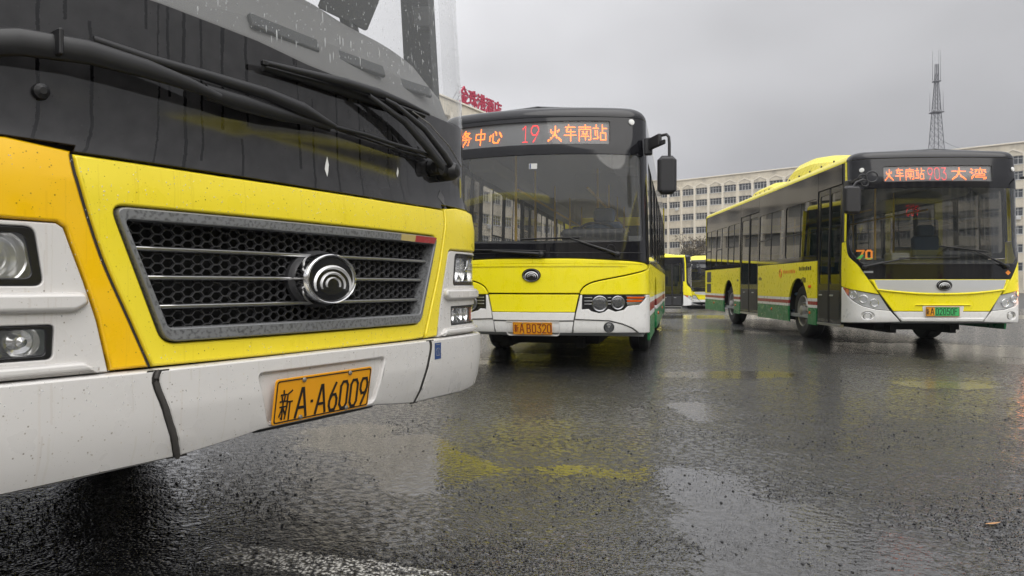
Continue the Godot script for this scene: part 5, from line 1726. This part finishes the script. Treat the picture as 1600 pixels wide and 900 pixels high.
func build_ground():
	var rows := 860
	var cols := 700
	var v := PackedVector3Array()
	var nn := PackedVector3Array()
	var c := PackedColorArray()
	var uv := PackedVector2Array()
	var idx := PackedInt32Array()
	v.resize(rows * cols)
	nn.resize(rows * cols)
	c.resize(rows * cols)
	uv.resize(rows * cols)
	var tone := noise(FastNoiseLite.TYPE_SIMPLEX, 0.6, 51, 4)
	var wear := noise(FastNoiseLite.TYPE_SIMPLEX, 22.0, 52, 3)
	for i in rows:
		var d := 1.25 * pow(46.0 / 1.25, i / float(rows - 1))
		var hw := 1.3 + 0.76 * d
		for j in cols:
			var x := -hw + 2.0 * hw * j / float(cols - 1) + 0.06 * d
			var h := ground_at(x, d, d < 16.0)
			v[i * cols + j] = Vector3(x, h, -d)
			uv[i * cols + j] = Vector2(x, d)
			var t := tone.get_noise_2d(x, d)
			var b := 0.052 + 0.014 * t
			var col := Color(b * 1.0, b, b * 1.0)
			# remains of a white marking
			if d < 3.1:
				var across := absf((x + 0.60) * 0.33 + (d - 2.56)) / 0.10
				var along := absf(x + 0.62) / 0.42
				if across < 1.0 and along < 1.0 and wear.get_noise_2d(x, d) > -0.34 + 0.6 * maxf(across, along) * maxf(across, along):
					col = Color(0.72, 0.70, 0.65)
			c[i * cols + j] = col
	for i in rows:
		for j in cols:
			var a := v[mini(i + 1, rows - 1) * cols + j] - v[maxi(i - 1, 0) * cols + j]
			var b := v[i * cols + mini(j + 1, cols - 1)] - v[i * cols + maxi(j - 1, 0)]
			var m := a.cross(b).normalized()
			nn[i * cols + j] = m if m.y > 0 else -m
	for i in rows - 1:
		for j in cols - 1:
			var k := i * cols + j
			idx.append_array([k, k + cols, k + 1, k + 1, k + cols, k + cols + 1])
	var arr := []
	arr.resize(Mesh.ARRAY_MAX)
	arr[Mesh.ARRAY_VERTEX] = v
	arr[Mesh.ARRAY_NORMAL] = nn
	arr[Mesh.ARRAY_COLOR] = c
	arr[Mesh.ARRAY_TEX_UV] = uv
	arr[Mesh.ARRAY_INDEX] = idx
	var am := ArrayMesh.new()
	am.add_surface_from_arrays(Mesh.PRIMITIVE_TRIANGLES, arr)
	var m := mat("asphalt", Color(1, 1, 1), 0.5)
	m.vertex_color_use_as_albedo = true
	var chips := noise_tex(noise(FastNoiseLite.TYPE_CELLULAR, 0.055, 61, 1), 1024, [[0.0, grey(1.0)], [0.25, grey(0.8)], [0.45, grey(0.45)], [0.7, grey(0.25)], [1.0, grey(0.15)]])
	m.albedo_texture = chips
	m.uv1_scale = Vector3(1.25, 1.25, 1)
	m.heightmap_enabled = true
	m.heightmap_texture = noise_tex(noise(FastNoiseLite.TYPE_CELLULAR, 0.055, 61, 1), 1024, [[0.0, grey(1.0)], [0.3, grey(0.85)], [0.6, grey(0.35)], [1.0, grey(0.0)]])
	m.heightmap_scale = 0.5
	m.roughness_texture = noise_tex(noise(FastNoiseLite.TYPE_SIMPLEX, 0.006, 63, 5), 1024, [[0.0, grey(0.5)], [0.5, grey(0.75)], [1.0, grey(1.0)]])
	m.roughness = 0.27
	m.clearcoat_enabled = true
	m.clearcoat = 0.68
	m.clearcoat_texture = noise_tex(noise(FastNoiseLite.TYPE_SIMPLEX, 0.012, 65, 7), 1024, [[0.0, grey(0.0)], [0.38, grey(0.0)], [0.50, grey(0.5)], [0.62, grey(1.0)], [1.0, grey(1.0)]])
	m.clearcoat_roughness = 0.13
	m.metallic_specular = 0.6
	var o := MeshInstance3D.new()
	o.name = "ground"
	o.mesh = am
	o.material_override = m
	add_child(o)
	tag(o, "", "", "", "structure")
	# wide ground beyond and around
	var wide := MB.new()
	var ds := [-60.0, 0.0, 20.0, 25.0, 30.0, 36.0, 42.0, 60.0, 700.0]
	for i in ds.size() - 1:
		var y0 := slope_at(ds[i]) - 0.03
		var y1 := slope_at(ds[i + 1]) - 0.03
		wide.quad(Vector3(-500, y0, -ds[i]), Vector3(500, y0, -ds[i]), Vector3(500, y1, -ds[i + 1]), Vector3(-500, y1, -ds[i + 1]), Vector3.UP)
	var wm := mat("far_asphalt", lin(0.045, 0.043, 0.040), 0.42)
	tag(put(wide, "ground", wm, self), "", "", "", "structure")
	# standing rain water
	var wa := MB.new()
	wa.tri(Vector3(-30, 0.0, 6), Vector3(34, 0.0, 6), Vector3(34, 0.0, -24), Vector3.UP, Vector3.UP, Vector3.UP, Vector2(-30, 6), Vector2(34, 6), Vector2(34, -24))
	wa.tri(Vector3(-30, 0.0, 6), Vector3(34, 0.0, -24), Vector3(-30, 0.0, -24), Vector3.UP, Vector3.UP, Vector3.UP, Vector2(-30, 6), Vector2(34, -24), Vector2(-30, -24))
	var wmat := mat("rain_water", lin(0.05, 0.045, 0.035, 0.16), 0.02)
	wmat.heightmap_enabled = true
	wmat.heightmap_texture = noise_tex(noise(FastNoiseLite.TYPE_SIMPLEX_SMOOTH, 0.03, 64, 3), 1024)
	wmat.heightmap_scale = 0.10
	wmat.uv1_scale = Vector3(0.7, 0.7, 1)
	tag(put(wa, "water", wmat, self), "", "", "", "structure")
	# loose grit
	var st := MB.new()
	var r := RandomNumberGenerator.new()
	r.seed = 4
	var ico := SphereMesh.new()
	ico.radial_segments = 6
	ico.rings = 3
	ico.radius = 1.0
	ico.height = 2.0
	var arrs := ico.get_mesh_arrays()
	var vs: PackedVector3Array = arrs[Mesh.ARRAY_VERTEX]
	for i in vs.size():
		vs[i] *= 0.8 + 0.35 * n_big.get_noise_3dv(vs[i] * 7.0 + Vector3(3, 3, 3))
	var ids: PackedInt32Array = arrs[Mesh.ARRAY_INDEX]
	for i in range(0, ids.size(), 3):
		var nx := -(vs[ids[i + 1]] - vs[ids[i]]).cross(vs[ids[i + 2]] - vs[ids[i]]).normalized()
		if nx.length() > 0.5:
			st.tri(vs[ids[i]], vs[ids[i + 1]], vs[ids[i + 2]], nx, nx, nx)
	var mm := MultiMesh.new()
	mm.transform_format = MultiMesh.TRANSFORM_3D
	mm.mesh = st.mesh()
	var places := []
	var clump := noise(FastNoiseLite.TYPE_SIMPLEX, 0.9, 71, 3)
	while places.size() < 52000:
		var d := 2.2 + 8.0 * pow(r.randf(), 1.6)
		var x := r.randf_range(-0.7, 0.85) * d
		if clump.get_noise_2d(x, d) + r.randf_range(-0.35, 0.35) < -0.02:
			continue
		var s := r.randf_range(0.0012, 0.0034)
		if r.randf() < 0.02:
			s = r.randf_range(0.0042, 0.0085)
		var b := Basis.from_euler(Vector3(r.randf() * TAU, r.randf() * TAU, r.randf() * TAU)).scaled(Vector3(s, s * r.randf_range(0.6, 0.9), s * r.randf_range(0.8, 1.5)))
		places.append(Transform3D(b, Vector3(x, maxf(ground_at(x, d), -0.002) + s * 0.35, -d)))
	mm.instance_count = places.size()
	for i in places.size():
		mm.set_instance_transform(i, places[i])
	var mi := MultiMeshInstance3D.new()
	mi.name = "gravel"
	mi.multimesh = mm
	mi.material_override = mat("grit", lin(0.014, 0.014, 0.015), 0.5)
	add_child(mi)
	tag(mi, "loose dark grit scattered over the wet asphalt", "gravel", "", "stuff")

# ---------- buildings ----------
func wing(root: Node, a: Vector2, b: Vector2, height: float, bay: float, rows: Array, win: Mesh, pane: Mesh, gable: Mesh, skip: float):
	# a, b: (x, distance) seen from the yard, left to right; the facade faces the camera side
	var A := Vector3(a.x, 0, -a.y)
	var B := Vector3(b.x, 0, -b.y)
	var dir := (B - A).normalized()
	var out := dir.cross(Vector3.UP).normalized()
	if out.dot(-A) < 0:
		out = -out
	var len := A.distance_to(B)
	var bs := Basis(dir, Vector3.UP, out) if dir.cross(Vector3.UP).dot(out) > 0 else Basis(-dir, Vector3.UP, out)
	var deep := 14.0
	var body := MB.new()
	body.box(Transform3D(bs, (A + B) * 0.5 - out * (deep * 0.5 + 0.5) + Vector3.UP * (height * 0.5 - 1.0)), Vector3(len, height + 1.0, deep))
	put(body, "core_wall", M.curtain, root)
	var y := height
	var half := 0.78
	for k in rows.size() + 1:
		var y1: float = rows[k] + half if k < rows.size() else -1.5
		var sp := MB.new()
		sp.box(Transform3D(bs, (A + B) * 0.5 - out * 0.25 + Vector3.UP * ((y + y1) * 0.5)), Vector3(len, y - y1, 0.5))
		put(sp, "spandrel", M.plaster, root)
		if k < rows.size():
			y = rows[k] - half
	var cope := MB.new()
	cope.box(Transform3D(bs, (A + B) * 0.5 - out * 0.2 + Vector3.UP * (height + 0.1)), Vector3(len + 0.2, 0.24, 0.9), 0.03)
	put(cope, "coping", M.plaster_light, root)
	var nb := int(len / bay)
	for i in nb + 1:
		var p := A + dir * minf(i * bay, len)
		var pier := MB.new()
		pier.box(Transform3D(bs, p - out * 0.18 + Vector3.UP * (height * 0.5 - 0.8)), Vector3(0.62 if i % 2 == 0 else 0.5, height - 1.6, 0.52), 0.02)
		put(pier, "pier", M.plaster_light, root)
		if i % 4 == 2:
			var dp := MB.new()
			dp.tube([p + out * 0.15 + Vector3.UP * (height - 0.3), p + out * 0.15], 0.07, 6)
			put(dp, "downpipe", M.plaster, root)
		if i < nb and i * bay >= skip:
			var c := p + dir * bay * 0.5 - out * 0.3
			for k in rows.size():
				var w := put_mesh(win, "window", M.window_frame, root, Transform3D(bs, c + Vector3.UP * rows[k]))
				put_mesh(pane, "pane", M.far_glass, w)
				if (i * 5 + k * 11) % 13 == 3:
					var ac := MB.new()
					ac.box(T(Vector3(0.9, -1.15, 0.62)), Vector3(0.85, 0.6, 0.35), 0.03)
					ac.lathe(T(Vector3(0.78, -1.15, 0.80)), [Vector2(0.22, 0), Vector2(0.2, 0.02), Vector2(0, 0.02)], 12)
					put(ac, "air_conditioner", M.window_frame, root).transform = w.transform
				if (i * 7 + k * 5) % 3 != 0:
					var cu := MB.new()
					var s := (0.35 + 0.2 * ((i * 3 + k) % 3)) * (-1 if (i + k) % 2 else 1)
					cu.box(T(Vector3(s * 1.5, 0, -0.03)), Vector3(0.8 + 0.3 * (i % 3), 1.5, 0.02))
					put(cu, "blind", M.curtain, w)
			if gable:
				put_mesh(gable, "window_gable", M.plaster_light, root, Transform3D(bs, c + out * 0.32 + Vector3.UP * (rows[0] + half)))

func window_meshes(w: float, h: float, bars: int) -> Array:
	var f := MB.new()
	f.box(T(Vector3(0, h * 0.5 - 0.04, 0.06)), Vector3(w, 0.08, 0.1))
	f.box(T(Vector3(0, -h * 0.5 + 0.04, 0.06)), Vector3(w, 0.08, 0.1))
	f.box(T(Vector3(0, -h * 0.5 - 0.03, 0.2)), Vector3(w + 0.1, 0.07, 0.36))
	for i in bars + 1:
		f.box(T(Vector3(lerpf(-w * 0.5 + 0.04, w * 0.5 - 0.04, i / float(bars)), 0, 0.06)), Vector3(0.075, h - 0.1, 0.09))
	f.box(T(Vector3(0, h * 0.18, 0.06)), Vector3(w - 0.1, 0.05, 0.08))
	var p := MB.new()
	p.quad(Vector3(-w / 2, -h / 2, 0.03), Vector3(w / 2, -h / 2, 0.03), Vector3(w / 2, h / 2, 0.03), Vector3(-w / 2, h / 2, 0.03), Vector3.BACK)
	return [f.mesh(), p.mesh()]

func build_hotel():
	var wm := window_meshes(3.1, 1.55, 4)
	var ga := MB.new()
	for s in [-1.0, 1.0]:
		ga.bar(Vector3(s * 1.62, 0.42, 0.0), Vector3(0, 1.16, 0.0), 0.22, 0.17, Vector3.BACK)
		ga.bar(Vector3(s * 1.58, -0.1, 0.0), Vector3(s * 1.58, 0.5, 0.0), 0.2, 0.17, Vector3.BACK)
	var g := ga.mesh()
	var rows := [23.4, 20.6, 17.4, 14.1, 10.8, 7.5, 4.2]
	var root := thing("hotel", "long cream hotel with rows of windows and small gables under the roof", "building", Vector3.ZERO)
	wing(root, Vector2(36.0, 193.0), Vector2(110.0, 119.0), 26.4, 3.75, rows, wm[0], wm[1], g, 0.0)
	wing(root, Vector2(-22.0, 79.5), Vector2(35.9, 192.6), 26.4, 3.75, [23.4, 20.6, 17.4, 14.1, 10.8, 7.5, 4.2], wm[0], wm[1], null, 30.0)
	# roof sign
	var sg := thing("hotel_sign", "red character sign standing on the roof edge of the cream hotel", "sign", Vector3(-6.9, 26.5, -109.0))
	var dir := Vector3(0.455, 0, -0.89).normalized()
	var out := Vector3(0.89, 0, 0.455).normalized()
	var bs := Basis(dir, Vector3.UP, out)
	var k := 0
	for ch in ["金", "珠", "港", "酒", "店"]:
		var mb := MB.new()
		letter(mb, ch, Transform3D(bs, dir * 2.55 * k + Vector3.UP * 1.35), 2.25, 2.2, 0.27, 0.2)
		put(mb, "character", M.sign_red, sg)
		k += 1
	var fr := MB.new()
	for q in 12:
		var p := dir * (q * 1.1 - 1.0) - out * 0.25
		fr.bar(p - Vector3.UP * 0.2, p + Vector3.UP * 2.5, 0.06, 0.06)
		fr.bar(p + Vector3.UP * 2.0, p - out * 1.4, 0.05, 0.05)
	for yy in [0.3, 1.4, 2.4]:
		fr.bar(-dir * 1.4 - out * 0.22 + Vector3.UP * yy, dir * 11.6 - out * 0.22 + Vector3.UP * yy, 0.05, 0.05)
	put(fr, "support_frame", M.mast_steel, sg)
	# block behind the viewpoint, mirrored in the windscreens
	var ap := thing("apartment_block", "tan walk-up block across the yard, mirrored in the windscreens", "building", Vector3.ZERO)
	var wm2 := window_meshes(2.2, 1.5, 3)
	wing(ap, Vector2(62.0, -46.0), Vector2(-46.0, -46.0), 14.0, 4.2, [11.8, 8.8, 5.8, 2.8], wm2[0], wm2[1], null, 0.0)

func build_mast():
	var root := thing("radio_mast", "tall grey lattice radio mast with whip antennas beyond the cream hotel", "mast", Vector3(127.0, 0, -230.0))
	var sec := [[0.0, 4.2], [20.0, 3.0], [36.0, 2.1], [42.0, 1.5], [52.0, 0.95], [60.0, 0.5], [64.0, 0.34], [67.0, 0.3]]
	var legs := MB.new()
	var brace := MB.new()
	var wid := func(y: float) -> float: return Surf.look(sec, y)
	for s in [[-1, -1], [1, -1], [1, 1], [-1, 1]]:
		for i in sec.size() - 1:
			legs.bar(Vector3(s[0] * sec[i][1], sec[i][0], s[1] * sec[i][1]), Vector3(s[0] * sec[i + 1][1], sec[i + 1][0], s[1] * sec[i + 1][1]), 0.17, 0.17)
	var y := 2.0
	while y < 64.0:
		var w0: float = wid.call(y)
		var st := maxf(w0 * 1.5, 1.3)
		var w1: float = wid.call(y + st)
		for q in [[-1, -1, 1, -1], [1, -1, 1, 1], [1, 1, -1, 1], [-1, 1, -1, -1]]:
			brace.bar(Vector3(q[0] * w0, y, q[1] * w0), Vector3(q[2] * w1, y + st, q[3] * w1), 0.065, 0.065)
			brace.bar(Vector3(q[2] * w0, y, q[3] * w0), Vector3(q[0] * w1, y + st, q[1] * w1), 0.065, 0.065)
			brace.bar(Vector3(q[0] * w0, y, q[1] * w0), Vector3(q[2] * w0, y, q[3] * w0), 0.065, 0.065)
		y += st
	put(legs, "leg", M.mast_steel, root)
	put(brace, "bracing", M.mast_steel, root)
	for pf in [[52.5, 1.5, 53.0, 58.5], [61.8, 0.9, 62.2, 71.0]]:
		var pl := MB.new()
		pl.box(T(Vector3(0, pf[0], 0)), Vector3(pf[1] * 2, 0.35, pf[1] * 2))
		put(pl, "platform", M.mast_steel, root)
		for s in [[-1, -0.6], [1, 0.6], [0.2, 1]]:
			var an := MB.new()
			var b := Vector3(s[0] * pf[1], pf[2], s[1] * pf[1])
			an.tube([b, b + Vector3(0, 1.6, 0), b + Vector3(0, pf[3] - pf[2], 0)], [0.09, 0.07, 0.03], 5)
			put(an, "antenna", M.mast_steel, root)
	var wire := MB.new()
	var path := []
	for i in 13:
		var t := i / 12.0
		path.append(Vector3(2.0, 44.0, 0).lerp(Vector3(14.0, 40.5, 6.0), t) - Vector3.UP * 1.6 * 4.0 * t * (1.0 - t))
	wire.tube(path, 0.05, 4)
	put(wire, "cable", M.mast_steel, root)

# ---------- trees and odds and ends ----------
func limb(mb: MB, tips: Array, p: Vector3, d: Vector3, len: float, r: float, depth: int, g: RandomNumberGenerator):
	var q := p + d * len
	var m := (p + q) * 0.5 + Vector3(g.randf_range(-1, 1), g.randf_range(-0.5, 0.5), g.randf_range(-1, 1)) * len * 0.07
	mb.tube([p, m, q], [r, r * 0.85, r * 0.68], 5, Vector3(0.3, 0.2, 1), 1.0, false)
	if depth == 0:
		tips.append(q)
		return
	for i in (4 if depth > 2 else 3):
		var a := (d + Vector3(g.randf_range(-1, 1), g.randf_range(-0.25, 0.75), g.randf_range(-1, 1)) * 0.85).normalized()
		limb(mb, tips, p.lerp(q, g.randf_range(0.55, 1.0)), a, len * g.randf_range(0.6, 0.82), r * 0.58, depth - 1, g)

func build_small_things():
	var g := RandomNumberGenerator.new()
	g.seed = 21
	for t in [[19.6, 88.0, 8.0, "half-bare tree between the distant buses and the cream hotel"], [22.6, 92.0, 9.5, "taller half-bare tree in front of the lower hotel windows"], [15.6, 90.0, 7.0, "small half-bare tree beside the flank of the plate B0320 bus"]]:
		var o := thing("tree", t[3], "tree", Vector3(t[0], -0.5, -t[1]), 0.0, "trees before the hotel")
		var tr := MB.new()
		var tips := []
		limb(tr, tips, Vector3.ZERO, Vector3.UP, t[2] * 0.32, 0.16, 5, g)
		put(tr, "trunk", M.bark, o)
		var cr := MB.new()
		for p in tips:
			for i in 2:
				var c: Vector3 = p + Vector3(g.randf_range(-1, 1), g.randf_range(-1, 1), g.randf_range(-1, 1)) * 0.28
				var a := Vector3(g.randf_range(-1, 1), g.randf_range(-1, 1), g.randf_range(-1, 1)).normalized() * 0.11
				var b := a.cross(Vector3(g.randf_range(-1, 1), 1, g.randf_range(-1, 1))).normalized() * 0.07
				cr.quad(c - a, c - b, c + a, c + b, a.cross(b).normalized())
		put(cr, "crown", M.leaf, o)
	# a fallen leaf near the right edge
	var lf := MB.new()
	var y := maxf(ground_at(1.88, 3.01), 0.0) + 0.004
	var pts := []
	for k in 13:
		var t := k / 12.0
		pts.append([Vector3(1.845 + 0.075 * t, y + 0.010 * t * t, -3.01 - 0.012 * sin(PI * t)), Vector3(1.845 + 0.075 * t, y + 0.003 + 0.008 * t, -3.01 + 0.016 * sin(PI * t)), Vector3(1.845 + 0.075 * t, y + 0.001 + 0.009 * t, -3.01)])
	for k in 12:
		lf.quad(pts[k][0], pts[k + 1][0], pts[k + 1][2], pts[k][2], Vector3(-0.1, 1, 0.1).normalized())
		lf.quad(pts[k][2], pts[k + 1][2], pts[k + 1][1], pts[k][1], Vector3(-0.1, 1, -0.1).normalized())
	tag(put(lf, "fallen_leaf", M.dry_leaf, self), "single dry orange leaf lying on the wet asphalt", "leaf")
